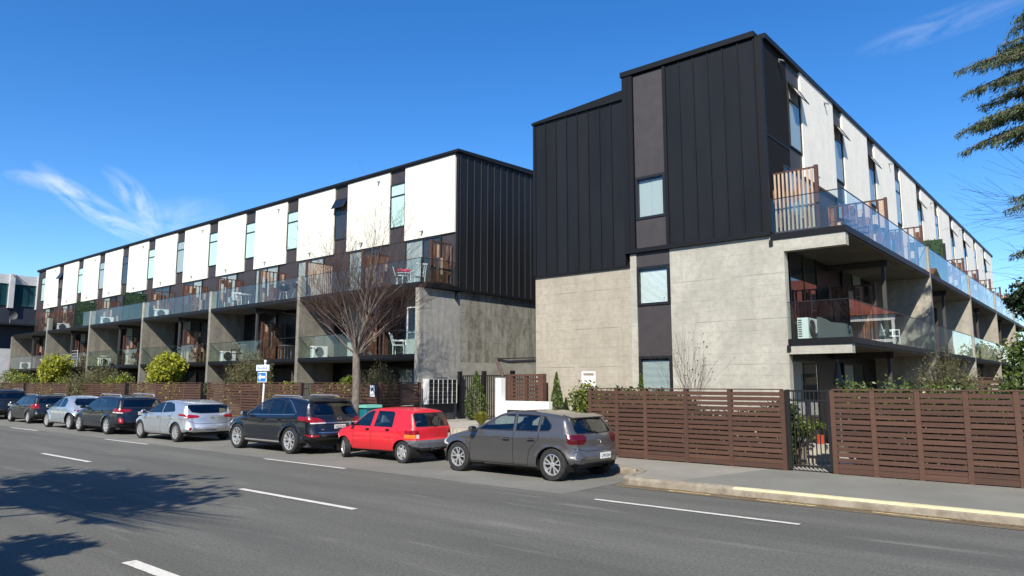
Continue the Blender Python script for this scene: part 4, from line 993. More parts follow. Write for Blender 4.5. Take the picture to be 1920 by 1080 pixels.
        def hub(): return MB().lathe([(0, -tw*.12), (rr*.9, -tw*.12), (rr*.9, 0), (0, 0)], 24)
        for xw, fr_ in ((S['xf'], 1), (S['xr'], 0)):
            for sg in (-1, 1):
                c = (s.pos[0]+xw, s.pos[1]+sg*(s.W2-tw*.5-.012), r); rz = (0 if sg < 0 else math.pi)+(turn if fr_ else 0)
                key = s.r.name
                t = inst('wheel', key+'tyre', tyre, 'tyre', s.r, c, rz, smooth=40)
                t.name = 'wheel'
                WM[t.name] = Matrix.LocRotScale(t.location, t.rotation_euler, t.scale)
                inst('rim', key+'rim', rim, style.get('mat', 'alloy'), t, c, rz, smooth=30); inst('brake_disc', key+'hub', hub, 'alloy_dark', t, c, rz)
    def plate(s, z, txt, dark=False, y=0, w=.36, h=.125):
        x = max(s.hit_r(y-w/2, z), s.hit_r(y+w/2, z), s.hit_r(y, z))+.006
        p = s.add('number_plate', MB().box(x, x+.012, y-w/2, y+w/2, z-h/2, z+h/2), 'plate_black' if dark else 'plate_white')
        text_mesh('plate_characters', txt, .1, 'plate_white' if dark else 'ink', p, (s.pos[0]+x+.014, s.pos[1]+y, (z-.004)*KZ), (R(90), 0, R(90)), fit=w*.86)
    def badge(s, y, z, a=.055, b=.055, inner=True):
        x = s.hit_r(y, z); m = MB(); n = 20
        for k in range(n):
            t0, t1 = 2*math.pi*k/n, 2*math.pi*(k+1)/n
            m.prism([(x+.002, y+a*math.cos(t0), z+b*math.sin(t0)), (x+.002, y+a*math.cos(t1), z+b*math.sin(t1)), (x+.002, y+.78*a*math.cos(t1), z+.78*b*math.sin(t1)), (x+.002, y+.78*a*math.cos(t0), z+.78*b*math.sin(t0))], (.008, 0, 0))
        if inner == 'V':
            for q in (-1, 1):
                m.prism([(x+.002, y+q*a*.55, z+b*.7), (x+.002, y+q*a*.35, z+b*.7), (x+.002, y-q*a*.02, z), (x+.002, y+q*a*.1, z)], (.007, 0, 0)); m.prism([(x+.002, y+q*a*.75, z+b*.2), (x+.002, y+q*a*.6, z+b*.3), (x+.002, y+q*a*.22, z-b*.7), (x+.002, y+q*a*.38, z-b*.72)], (.007, 0, 0))
        elif inner == 'L': m.prism([(x+.002, y-a*.4, z+b*.6), (x+.002, y-a*.2, z+b*.6), (x+.002, y-a*.1, z-b*.45), (x+.002, y+a*.6, z-b*.45), (x+.002, y+a*.6, z-b*.65), (x+.002, y-a*.3, z-b*.65)], (.007, 0, 0))
        elif inner == 'H':
            m.prism([(x+.002, y-a*.45, z-b*.75), (x+.002, y-a*.25, z-b*.75), (x+.002, y-a*.15, z+b*.75), (x+.002, y-a*.35, z+b*.75)], (.007, 0, 0)); m.prism([(x+.002, y+a*.25, z-b*.75), (x+.002, y+a*.45, z-b*.75), (x+.002, y+a*.45, z+b*.75), (x+.002, y+a*.25, z+b*.75)], (.007, 0, 0)); m.prism([(x+.002, y-a*.3, z-.12*b), (x+.002, y+a*.3, z-.02*b), (x+.002, y+a*.3, z+.2*b), (x+.002, y-a*.3, z+.05*b)], (.007, 0, 0))
        elif inner == 'S':
            for (q, w_) in ((-.4, .2), (-.05, .13), (.2, .13), (.4, .12), (.1, .1)): m.prism([(x+.002, y+a*(q-w_), z), (x+.002, y+a*q, z+b*w_*1.2), (x+.002, y+a*(q+w_), z), (x+.002, y+a*q, z-b*w_*1.2)], (.007, 0, 0))
        s.add('badge', m, 'chrome')
    def mirror(s, x, z, mat, size=1.0):
        for sg in (-1, 1):
            y = s.hit_s(x, z, sg); m = MB(); q = size
            sec = []
            for k, (dy, sx, sz) in enumerate(((0.03, .03, .03), (.06, .07, .055), (.12, .085, .075), (.19, .08, .07), (.225, .045, .045))):
                sec.append([(x-.02+sx*q*math.cos(a)*(1 if math.cos(a) < 0 else .45), y+sg*dy*q, z+.03+sz*q*math.sin(a)) for a in np.linspace(0, 2*math.pi, 13)[:-1]])
            for a, b in zip(sec[:-1], sec[1:]):
                for j in range(12): m.poly([a[j], a[(j+1) % 12], b[(j+1) % 12], b[j]])
            m.poly(sec[-1]); m.poly(sec[0]); o = s.add('mirror', m, mat, smooth=True)
            s.add('mirror_glass', MB().box(x+.02*q, x+.026*q, min(y+sg*.07*q, y+sg*.20*q), max(y+sg*.07*q, y+sg*.20*q), z-.02*q, z+.085*q), 'dark_glass', parent=o)
            s.add('mirror_foot', MB().box(x-.04, x+.01, min(y-sg*.02, y+sg*.06*q), max(y-sg*.02, y+sg*.06*q), z-.015, z+.02), 'black_trim', parent=o)
    def handle(s, x, z, mat, w=.085):
        for sg in (-1, 1):
            y = s.hit_s(x, z, sg); s.add('door_handle', MB().box(x-w, x+w, min(y+sg*.012, y+sg*.034), max(y+sg*.012, y+sg*.034), z-.014, z+.014).box(x-w*.9, x-w*.6, min(y, y+sg*.03), max(y, y+sg*.03), z-.012, z+.012).box(x+w*.6, x+w*.9, min(y, y+sg*.03), max(y, y+sg*.03), z-.012, z+.012), mat)
            s.add('handle_recess', MB().box(x-w*.8, x+w*.8, min(y+sg*.001, y+sg*.004), max(y+sg*.001, y+sg*.004), z-.028, z+.028), 'seam')
    def interior(s, xs, zb, zs=.62, pale=None, w=.5):
        S = s.S; yi = s.W2-.16
        m = MB().box(S['xf']+.45, s.L-.45, -yi, yi, .22, .40); m.box(S['xf']+.42, S['xf']+.75, -yi, yi, .40, zb-.03)
        m.box(S['xf']+.7, s.L-.5, -yi-.02, -yi+.02, .4, zb-.05); m.box(S['xf']+.7, s.L-.5, yi-.02, yi+.02, .4, zb-.05); s.add('interior', m, 'seat_cloth')
        for i, x in enumerate(xs):
            for y in (-.37, .37):
                o = s.add('seat', MB().prism([(x-.25, y-.23, .40), (x+.2, y-.23, .40), (x+.42, y-.23, zb+.08), (x+.34, y-.23, zb+.12), (x+.1, y-.23, zs-.02), (x-.25, y-.23, zs)], (0, .46, 0)), 'seat_cloth')
                s.add('headrest', MB().prism([(x+.36, y-.13, zb+.13), (x+.46, y-.13, zb+.13), (x+.46, y-.1, zb+.32), (x+.40, y-.1, zb+.32)], (0, .24, 0)), pale if pale and i == 0 else 'seat_cloth', parent=o)

def std_low(L, z=.2, zr=.3, ze=.48): return [(0, ze), (.04, .30), (.14, z+.02), (.5, z-.01), (L-.6, z+.01), (L-.2, zr), (L-.05, zr+.08), (L, ze)]
R1, R2, R3 = .12, .10, .22
# ---- grey hatchback
S = dict(L=4.05, W=1.75, xf=.80, xr=3.36, r=.325, ra=.385, tw=.205, rimr=.645, paint='paint_grey', tumble=.36, plan=.09, flare=.02, crease=((.86, .014), (.33, .016)),
         U=[(0, .50, .34, .20), (.015, .60, .32, .19), (.08, .73, .26, .15), (.26, .84, .18, .08), (.70, .955, .13, .05), (1.12, 1.035, .10, .04), (1.48, 1.235, .10, .06), (1.86, 1.395, .09, .03), (2.2, 1.45, .10, .02), (2.7, 1.46, .10, .02), (3.2, 1.42, .10, .025), (3.50, 1.375, .09, .03), (3.60, 1.345, .07, .04), (3.72, 1.19, .11, .06), (3.87, .985, .16, .07), (3.92, .90, .18, .08), (3.945, .72, .22, .09), (3.98, .64, .24, .10), (4.04, .56, .26, .11), (4.05, .47, .28, .12)],
         low=std_low(4.05, .20, .28, .47), belt=[(0, .78), (.7, .90), (1.2, .985), (3.4, 1.02), (4.05, 1.0)])
c = Car('grey_hatchback', 'dark grey five-door hatchback, nearest car, last in the row', S, (-12.03, 12.37))
c.arches()
c.window([(1.36, 1.005), (1.55, 1.125), (1.95, 1.335), (2.12, 1.375), (2.33, 1.385), (2.36, 1.01)], 's', 'car_glass')
c.window([(2.42, 1.012), (2.39, 1.385), (2.70, 1.385), (2.98, 1.37), (2.99, 1.02)], 's', 'car_glass')
c.window([(3.03, 1.025), (3.025, 1.365), (3.12, 1.35), (3.30, 1.18), (3.31, 1.10), (3.26, 1.04)], 's', 'car_glass_dark')
c.window([(-.52, 1.315), (.52, 1.315), (.63, 1.06), (.60, .985), (-.60, .985), (-.63, 1.06)], 'r', 'car_glass', xr=(3.5, 4))
c.window([(-.58, 1.36), (.58, 1.36), (.68, 1.07), (.62, 1.05), (-.62, 1.05), (-.68, 1.07)], 'f', 'car_glass', lim=.3, xr=(1.0, 2.0))
c.cut([(.40, .92), (.46, .975), (.88, .985), (.88, .92), (.80, .78), (.52, .77), (.44, .83)], 'r', 'tail_lamp', 'lamp_deep', lim=.2, xr=(3.5, 4.1)); c.cut([(-.40, .92), (-.46, .975), (-.88, .985), (-.88, .92), (-.80, .78), (-.52, .77), (-.44, .83)], 'r', 'tail_lamp', 'lamp_deep', lim=.2, xr=(3.5, 4.1))
c.cut([(-.66, .20), (.66, .20), (.5, .385), (-.5, .385)], 'r', 'diffuser', 'black_trim', xr=(3.6, 4.1))
c.cut([(.45, .72), (.75, .80), (.85, .62), (.55, .58)], 'f', 'head_lamp', 'lamp_clear', xr=(-1, .6)); c.cut([(-.45, .72), (-.75, .80), (-.85, .62), (-.55, .58)], 'f', 'head_lamp', 'lamp_clear', xr=(-1, .6))
c.cut([(-.45, .66), (.45, .66), (.45, .60), (-.45, .60)], 'f', 'grille', 'black_trim', xr=(-1, .6))
c.seam([(1.19, .98), (1.17, .60), (1.20, .28)]); c.seam([(2.38, 1.0), (2.38, .28)]); c.seam([(3.02, 1.01), (3.03, .88), (2.80, .62), (2.74, .28)]); c.seam([(1.2, .285), (2.74, .285)])
c.seam([(-.76, .70), (-.45, .635), (.45, .635), (.76, .70)], 'r', xr=(3.6, 4.1)); c.seam([(1.2, .845), (2.9, .875)], w=.006)
c.finish(); c.wheels(dict(n=5, dbl=.26, w=.075, dish=.012))
c.mirror(1.36, .99, 'paint_grey'); c.handle(2.2, .84, 'paint_grey'); c.handle(2.86, .855, 'paint_grey')
c.plate(.53, 'LMN264'); c.badge(0, .83, .055, .055, 'V'); c.interior((1.95, 2.8), .98)
text_mesh('model_letters', 'POLO', .05, 'chrome', c.r, (c.pos[0]+c.hit_r(0, .725)+.004, c.pos[1], .725*KZ), (R(90), 0, R(90)), fit=.16)
c.add('rear_wiper', MB().tube([(c.hit_r(0, 1.0)+.02, .02, 1.0), (c.hit_r(-.2, 1.06)+.02, -.2, 1.05), (c.hit_r(-.38, 1.13)+.02, -.38, 1.12)], [.016, .008, .005], 6), 'black_trim')
sx = c.hit_t(3.5, 0); c.add('spoiler', MB().prism([(3.42, -.55, c.hit_t(3.42, .3)+.01), (3.66, -.55, 1.335), (3.66, -.55, 1.312), (3.42, -.55, c.hit_t(3.42, .3)-.03)], (0, 1.1, 0)), 'paint_grey')
# ---- red kei hatchback
S = dict(L=3.3, W=1.42, xf=.58, xr=2.82, r=.27, ra=.325, tw=.155, rimr=.66, paint='paint_red', tumble=.27, plan=.07, flare=.022, crease=((.52, .008),),
         U=[(0, .50, .26, .16), (.02, .61, .24, .14), (.09, .72, .20, .10), (.30, .85, .14, .06), (.72, .955, .11, .04), (1.02, 1.14, .10, .05), (1.38, 1.345, .09, .03), (1.7, 1.405, .10, .025), (2.2, 1.415, .10, .025), (2.75, 1.39, .10, .03), (3.0, 1.345, .09, .04), (3.08, 1.24, .09, .05), (3.19, .98, .11, .05), (3.22, .90, .12, .05), (3.235, .63, .13, .05), (3.27, .585, .16, .06), (3.3, .54, .18, .07), (3.3+.003, .40, .18, .07)],
         low=std_low(3.3, .24, .30, .40), belt=[(0, .76), (.7, .88), (3.3, .90)])
c = Car('red_hatchback', 'small faded red hatchback with grey bumpers and turned front wheel', S, (-16.12, 12.42))
c.arches()
c.window([(.93, .905), (1.06, 1.03), (1.36, 1.26), (1.52, 1.315), (1.66, 1.325), (1.60, .905)], 's', 'car_glass_dark', .012)
c.window([(1.73, .905), (1.79, 1.33), (2.36, 1.32), (2.42, 1.27), (2.42, .92), (2.40, .905)], 's', 'car_glass', .012)
c.window([(-.46, 1.295), (.46, 1.295), (.53, 1.25), (.55, .95), (.52, .93), (-.52, .93), (-.55, .95), (-.53, 1.25)], 'r', 'car_glass', xr=(2.9, 3.4))
c.window([(-.46, 1.32), (.46, 1.32), (.56, 1.0), (-.56, 1.0)], 'f', 'car_glass', lim=.3, xr=(.7, 1.6))
for q in (1, -1):
    c.cut([(q*.48, .78), (q*.50, .83), (q*.56, .85), (q*.8, .85), (q*.8, .74), (q*.48, .74)], 'r', 'tail_lamp', 'lamp_red', lim=.03, xr=(2.9, 3.4)); c.cut([(q*.56, .74), (q*.8, .74), (q*.8, .645), (q*.56, .645)], 'r', 'indicator_lamp', 'lamp_orange', lim=.03, xr=(2.9, 3.4)); c.cut([(q*.48, .74), (q*.56, .74), (q*.56, .645), (q*.48, .645)], 'r', 'reversing_lamp', 'lamp_clear', lim=.03, xr=(2.9, 3.4))
    c.cut([(q*.35, .74), (q*.62, .76), (q*.66, .60), (q*.35, .60)], 'f', 'head_lamp', 'lamp_clear', xr=(-1, .5))
c.cut([(-.9, .26), (.9, .26), (.9, .60), (-.9, .60)], 'r', 'rear_bumper', 'bumper_grey', lim=.25, xr=(2.9, 3.4)); c.cut([(2.98, .26), (3.4, .26), (3.4, .60), (2.90, .60)], 's', 'rear_bumper', 'bumper_grey', lim=.05)
c.cut([(-.9, .26), (.9, .26), (.9, .55), (-.9, .55)], 'f', 'front_bumper', 'bumper_grey', lim=.2, xr=(-1, .4)); c.cut([(-.2, .2), (.30, .2), (.26, .55), (-.2, .55)], 's', 'front_bumper', 'bumper_grey', lim=.05)
c.seam([(.98, .90), (.95, .62), (.95, .30)], w=.008); c.seam([(1.68, 1.33), (1.66, .9), (1.66, .30)], w=.008); c.seam([(2.47, 1.3), (2.47, .90), (2.36, .62), (2.34, .55)], w=.008); c.seam([(-.6, 1.32), (-.62, .93), (-.47, .88), (-.47, .62)], 'r', xr=(2.9, 3.4), w=.006)
c.finish(); c.wheels(dict(n=6, w=.17, dish=.0, disc=.62, mat='steel_rim', **{'in': 1.0}), turn=R(-24))
c.mirror(.98, .93, 'chrome', .75); c.handle(1.52, .83, 'seam', .06); c.handle(2.28, .84, 'seam', .06)
c.plate(.38, 'JFK219', True, y=.06); c.interior((1.42, 2.1), .88, .55, 'headrest_pale'); c.badge(.0, .70, .025, .025, False)
c.add('rear_wiper', MB().tube([(c.hit_r(0, .95)+.02, 0, .94), (c.hit_r(.2, 1.02)+.02, .2, 1.02), (c.hit_r(.3, 1.1)+.02, .32, 1.2)], [.014, .008, .005], 6), 'black_trim')
# ---- navy SUV
S = dict(L=4.74, W=1.88, xf=.93, xr=3.64, r=.372, ra=.43, tw=.235, rimr=.70, paint='paint_navy', tumble=.36, plan=.10, flare=.022, crease=((1.0, .014), (.42, .014)),
         U=[(0, .62, .38, .22), (.03, .78, .34, .20), (.15, .93, .26, .14), (.5, 1.04, .16, .07), (1.12, 1.13, .12, .05), (1.55, 1.37, .11, .07), (2.05, 1.59, .10, .03), (2.5, 1.675, .11, .025), (3.1, 1.685, .11, .025), (3.7, 1.64, .11, .03), (4.12, 1.575, .09, .04), (4.26, 1.535, .07, .05), (4.36, 1.39, .14, .08), (4.54, 1.13, .20, .10), (4.60, 1.03, .22, .11), (4.64, .80, .24, .11), (4.68, .72, .26, .12), (4.73, .64, .28, .13), (4.74, .54, .28, .13)],
         low=std_low(4.74, .26, .36, .54), belt=[(0, .90), (.8, 1.0), (1.2, 1.08), (3.8, 1.14), (4.74, 1.12)])
c = Car('navy_suv', 'dark navy SUV with chrome window line behind the red hatchback', S, (-21.03, 12.22))
c.arches()
c.cut([(1.42, 1.08), (3.80, 1.14), (3.83, 1.165), (1.42, 1.105)], 's', 'chrome_strip', 'chrome')
c.window([(1.46, 1.115), (1.66, 1.25), (2.08, 1.50), (2.30, 1.575), (2.47, 1.59), (2.50, 1.125)], 's', 'car_glass'); c.window([(2.56, 1.125), (2.53, 1.595), (2.95, 1.59), (3.22, 1.55), (3.25, 1.145)], 's', 'car_glass_dark'); c.window([(3.29, 1.15), (3.27, 1.545), (3.40, 1.50), (3.76, 1.22), (3.74, 1.165)], 's', 'car_glass_dark')
for a, b in (((3.26, 1.575), (3.43, 1.525)), ((3.43, 1.525), (3.84, 1.20)), ((3.84, 1.20), (3.80, 1.15))): c.cut([(a[0], a[1]), (b[0], b[1]), (b[0]+.022, b[1]+.012), (a[0]+.022, a[1]+.014)], 's', 'chrome_strip', 'chrome')
c.window([(-.55, 1.50), (.55, 1.50), (.70, 1.22), (.66, 1.12), (-.66, 1.12), (-.70, 1.22)], 'r', 'car_glass_dark', xr=(4.1, 4.8))
c.window([(-.60, 1.56), (.60, 1.56), (.74, 1.2), (-.74, 1.2)], 'f', 'car_glass', lim=.3, xr=(1.1, 2.2))
for q in (1, -1):
    c.cut([(q*.42, .955), (q*.60, 1.06), (q*.95, 1.11), (q*.95, 1.0), (q*.80, .93), (q*.46, .93)], 'r', 'tail_lamp', 'lamp_red', lim=.03, xr=(4.0, 4.8)); c.cut([(q*.42, .93), (q*.82, .93), (q*.80, .895), (q*.42, .905)], 'r', 'reversing_lamp', 'lamp_clear', lim=.03, xr=(4.0, 4.8))
    c.cut([(q*.62, .56), (q*.9, .59), (q*.86, .52), (q*.60, .50)], 'r', 'reflector', 'lamp_red', lim=.03, xr=(4.2, 4.8)); c.cut([(q*.5, .93), (q*.8, 1.0), (q*.9, .8), (q*.55, .78)], 'f', 'head_lamp', 'lamp_clear', xr=(-1, .8))
c.cut([(-.40, .935), (.40, .935), (.42, .90), (-.42, .90)], 'r', 'chrome_bar', 'chrome', xr=(4.2, 4.8)); c.cut([(-.66, .655), (.66, .655), (.64, .635), (-.64, .635)], 'r', 'chrome_strip', 'chrome', xr=(4.2, 4.8))
c.cut([(-.8, .2), (.8, .2), (.82, .43), (-.82, .43)], 'r', 'diffuser', 'black_trim', xr=(4.2, 4.8)); c.cut([(1.40, .36), (3.16, .36), (3.16, .31), (1.40, .31)], 's', 'chrome_sill', 'alloy'); c.cut([(1.38, .31), (3.18, .31), (3.18, .18), (1.38, .18)], 's', 'sill', 'black_trim')
c.seam([(1.38, 1.08), (1.36, .36)]); c.seam([(2.52, 1.1), (2.52, .36)]); c.seam([(3.35, 1.12), (3.32, .85), (3.16, .62)])
c.finish(); c.wheels(dict(n=5, dbl=.30, w=.06, dish=.02)); c.mirror(1.52, 1.10, 'chrome', 1.1); c.handle(2.34, .98, 'paint_navy'); c.handle(3.12, 1.0, 'paint_navy')
c.plate(.80, 'MZZ530'); c.badge(0, 1.03, .075, .055, 'L'); c.interior((2.1, 3.0), 1.08, .75); c.add('model_letters', MB().box(c.hit_r(-.5, .73)+.002, c.hit_r(-.5, .73)+.008, -.56, -.40, .72, .745), 'chrome')
c.add('spoiler', MB().prism([(4.05, -.6, 1.60), (4.32, -.6, 1.545), (4.32, -.6, 1.515), (4.05, -.6, 1.54)], (0, 1.2, 0)), 'paint_navy'); c.add('roof_rail', MB().tube([(2.3, -.62, 1.66), (2.45, -.63, 1.70), (3.6, -.63, 1.69), (3.75, -.62, 1.64)], .016, 6).tube([(2.3, .62, 1.66), (2.45, .63, 1.70), (3.6, .63, 1.69), (3.75, .62, 1.64)], .016, 6), 'alloy')
# ---- silver hatchback
S = dict(L=4.3, W=1.78, xf=.85, xr=3.47, r=.325, ra=.38, tw=.205, rimr=.66, paint='paint_silver', tumble=.37, plan=.10, flare=.02, crease=((.84, .016), (.34, .014)),
         U=[(0, .52, .36, .22), (.03, .66, .32, .18), (.12, .765, .24, .12), (.42, .88, .16, .06), (1.0, 1.0, .12, .04), (1.45, 1.215, .11, .06), (1.92, 1.395, .10, .03), (2.35, 1.46, .11, .02), (2.85, 1.465, .11, .02), (3.4, 1.415, .11, .03), (3.74, 1.355, .09, .04), (3.86, 1.315, .08, .05), (3.96, 1.18, .14, .08), (4.10, 1.0, .20, .10), (4.16, .92, .22, .11), (4.19, .72, .24, .11), (4.24, .63, .26, .12), (4.295, .55, .28, .13), (4.3, .47, .28, .13)],
         low=std_low(4.3, .20, .28, .47), belt=[(0, .78), (.8, .90), (1.2, .965), (3.0, 1.03), (4.3, 1.08)])
c = Car('silver_hatchback', 'silver five-door hatchback between the navy SUV and the navy wagon', S, (-27.12, 12.02))
c.arches()
c.window([(1.30, .985), (1.56, 1.15), (1.98, 1.345), (2.2, 1.385), (2.38, 1.39), (2.40, 1.01)], 's', 'car_glass_dark'); c.window([(2.44, 1.012), (2.42, 1.39), (2.75, 1.385), (3.05, 1.33), (3.26, 1.12), (3.26, 1.06)], 's', 'car_glass_dark')
c.window([(-.62, 1.31), (.62, 1.31), (.70, 1.26), (.60, 1.04), (.35, 1.0), (-.35, 1.0), (-.60, 1.04), (-.70, 1.26)], 'r', 'car_glass_dark', xr=(3.7, 4.4)); c.window([(-.58, 1.365), (.58, 1.365), (.70, 1.05), (-.70, 1.05)], 'f', 'car_glass', lim=.3, xr=(1.0, 2.1))
for q in (1, -1):
    c.cut([(q*.40, .90), (q*.46, .945), (q*.92, 1.0), (q*.92, .97), (q*.74, .84), (q*.46, .85)], 'r', 'tail_lamp', 'lamp_red', lim=.03, xr=(3.6, 4.4)); c.cut([(q*.66, .53), (q*.76, .55), (q*.72, .42), (q*.66, .44)], 'r', 'reflector', 'lamp_red', lim=.03, xr=(3.6, 4.4)); c.cut([(q*.5, .74), (q*.78, .82), (q*.85, .68), (q*.55, .62)], 'f', 'head_lamp', 'lamp_clear', xr=(-1, .8))
c.cut([(-.55, .20), (.55, .20), (.48, .33), (-.48, .33)], 'r', 'diffuser', 'black_trim', xr=(3.8, 4.4)); c.seam([(-.72, .74), (-.5, .65), (.5, .65), (.72, .74)], 'r', xr=(3.8, 4.4))
c.seam([(1.22, .95), (1.2, .28)]); c.seam([(2.41, 1.0), (2.41, .28)]); c.seam([(3.18, 1.02), (3.12, .8), (2.92, .55)])
c.finish(); c.wheels(dict(n=10, w=.085, dish=.0, disc=.3, mat='steel_rim')); c.mirror(1.34, .98, 'paint_silver'); c.handle(2.24, .86, 'paint_silver'); c.handle(3.02, .90, 'paint_silver')
c.plate(.42, 'HTA684'); c.badge(0, .84, .08, .045, 'H'); c.interior((2.0, 2.85), .98)
# ---- navy wagon
S = dict(L=4.75, W=1.82, xf=.95, xr=3.62, r=.345, ra=.40, tw=.215, rimr=.68, paint='paint_ink', tumble=.33, plan=.09, flare=.03, crease=((.93, .014),),
         U=[(0, .56, .34, .20), (.03, .71, .3, .17), (.13, .82, .24, .11), (.5, .95, .16, .06), (1.2, 1.06, .12, .04), (1.62, 1.31, .11, .06), (2.05, 1.49, .10, .03), (2.5, 1.555, .11, .02), (3.2, 1.565, .11, .02), (3.9, 1.53, .11, .03), (4.28, 1.475, .09, .04), (4.42, 1.33, .12, .06), (4.57, 1.06, .16, .08), (4.61, .96, .18, .09), (4.64, .73, .20, .09), (4.69, .645, .22, .10), (4.745, .56, .24, .11), (4.75, .48, .24, .11)],
         low=std_low(4.75, .25, .34, .48), belt=[(0, .84), (.8, .96), (1.2, 1.02), (4.75, 1.08)])
c = Car('navy_wagon', 'dark navy station wagon with roof rails behind the silver hatchback', S, (-32.75, 12.02))
c.arches()
c.window([(1.5, 1.05), (1.70, 1.20), (2.08, 1.41), (2.25, 1.465), (2.45, 1.475), (2.48, 1.065)], 's', 'car_glass_dark'); c.window([(2.53, 1.065), (2.50, 1.48), (3.28, 1.475), (3.38, 1.10)], 's', 'car_glass_dark'); c.window([(3.43, 1.10), (3.34, 1.47), (3.85, 1.44), (4.10, 1.30), (4.14, 1.13)], 's', 'car_glass_dark')
c.window([(-.60, 1.42), (.60, 1.42), (.72, 1.08), (-.72, 1.08)], 'r', 'car_glass_dark', xr=(4.2, 4.8)); c.window([(-.6, 1.46), (.6, 1.46), (.72, 1.12), (-.72, 1.12)], 'f', 'car_glass', lim=.3, xr=(1.1, 2.2))
for q in (1, -1):
    c.cut([(q*.42, .95), (q*.42, 1.02), (q*.92, 1.06), (q*.92, .93), (q*.7, .90)], 'r', 'tail_lamp', 'lamp_red', lim=.03, xr=(4.1, 4.8)); c.cut([(q*.70, .90), (q*.92, .93), (q*.92, .88), (q*.66, .86)], 'r', 'reversing_lamp', 'lamp_clear', lim=.03, xr=(4.1, 4.8)); c.cut([(q*.68, .66), (q*.82, .68), (q*.82, .48), (q*.70, .47)], 'r', 'reflector', 'lamp_red', lim=.03, xr=(4.2, 4.8)); c.cut([(q*.5, .8), (q*.78, .87), (q*.85, .7), (q*.55, .66)], 'f', 'head_lamp', 'lamp_clear', xr=(-1, .8))
c.cut([(-.85, .2), (.85, .2), (.82, .42), (-.82, .42)], 'r', 'diffuser', 'black_trim', xr=(4.2, 4.8)); c.seam([(1.42, 1.03), (1.40, .32)]); c.seam([(2.49, 1.05), (2.49, .32)]); c.seam([(3.38, 1.08), (3.30, .8), (3.16, .6)])
c.finish(); c.wheels(dict(n=7, w=.10, dish=.01)); c.mirror(1.58, 1.05, 'paint_ink'); c.handle(2.32, .92, 'paint_ink'); c.handle(3.16, .94, 'paint_ink')
c.plate(.86, 'GKW371', y=.0); c.badge(0, .99, .07, .04, 'S'); c.interior((2.2, 3.05), 1.02, .7)
m = MB()
for q in (-1, 1): m.tube([(2.2, q*.60, 1.53), (2.3, q*.60, 1.62), (4.0, q*.60, 1.60), (4.12, q*.60, 1.50)], .022, 6)
c.add('roof_rail', m, 'alloy')
# ---- rounded silver coupe
S = dict(L=4.1, W=1.75, xf=.82, xr=3.40, r=.335, ra=.42, tw=.22, rimr=.70, paint='paint_silver_cool', tumble=.42, plan=.12, flare=.06, crease=(),
         U=[(0, .50, .42, .30), (.04, .64, .40, .26), (.18, .80, .34, .18), (.6, .95, .22, .10), (.95, 1.03, .16, .06), (1.3, 1.25, .13, .07), (1.7, 1.43, .12, .04), (2.1, 1.495, .13, .03), (2.5, 1.485, .14, .03), (2.9, 1.39, .15, .05), (3.2, 1.24, .18, .07), (3.5, 1.05, .22, .09), (3.75, .93, .28, .14), (3.95, .78, .34, .20), (4.06, .62, .36, .24), (4.1, .48, .36, .24)],
         low=std_low(4.1, .22, .30, .48), belt=[(0, .80), (.9, .96), (3.2, .98), (4.1, .9)])
c = Car('silver_coupe', 'pale silver rounded two-door coupe ahead of the navy wagon', S, (-36.75, 12.15))
c.arches()
c.window([(1.2, .985), (1.36, 1.14), (1.66, 1.335), (1.9, 1.39), (2.15, 1.40), (2.13, .985)], 's', 'car_glass_dark'); c.window([(2.18, .985), (2.2, 1.40), (2.5, 1.375), (2.74, 1.27), (2.78, 1.02), (2.74, .99)], 's', 'car_glass_dark')
c.window([(-.45, 1.375), (.45, 1.375), (.60, 1.2), (.58, 1.06), (-.58, 1.06), (-.60, 1.2)], 'r', 'car_glass_dark', lim=.2, xr=(2.7, 3.8)); c.window([(-.55, 1.4), (.55, 1.4), (.66, 1.1), (-.66, 1.1)], 'f', 'car_glass', lim=.3, xr=(.9, 1.9))
for q in (1, -1):
    n = 10; c.cut([(q*.58+.10*math.cos(2*math.pi*i/n), .80+.075*math.sin(2*math.pi*i/n)) for i in range(n)], 'r', 'tail_lamp', 'lamp_red', lim=.05, xr=(3.3, 4.2)); c.cut([(q*.5+.11*math.cos(2*math.pi*i/n), .70+.1*math.sin(2*math.pi*i/n)) for i in range(n)], 'f', 'head_lamp', 'lamp_clear', lim=.05, xr=(-1, .7))
c.seam([(1.14, .96), (1.18, .60), (1.22, .30)]); c.seam([(2.30, .98), (2.34, .60), (2.5, .45), (2.52, .30)]); c.seam([(1.22, .30), (2.52, .30)]); c.seam([(3.1, .42), (4.1, .46)])
c.finish(); c.wheels(dict(n=6, w=.13, dish=.01)); c.mirror(1.3, .97, 'paint_silver_cool'); c.handle(2.12, .84, 'paint_silver_cool'); c.interior((1.9, 2.5), .93, .65)
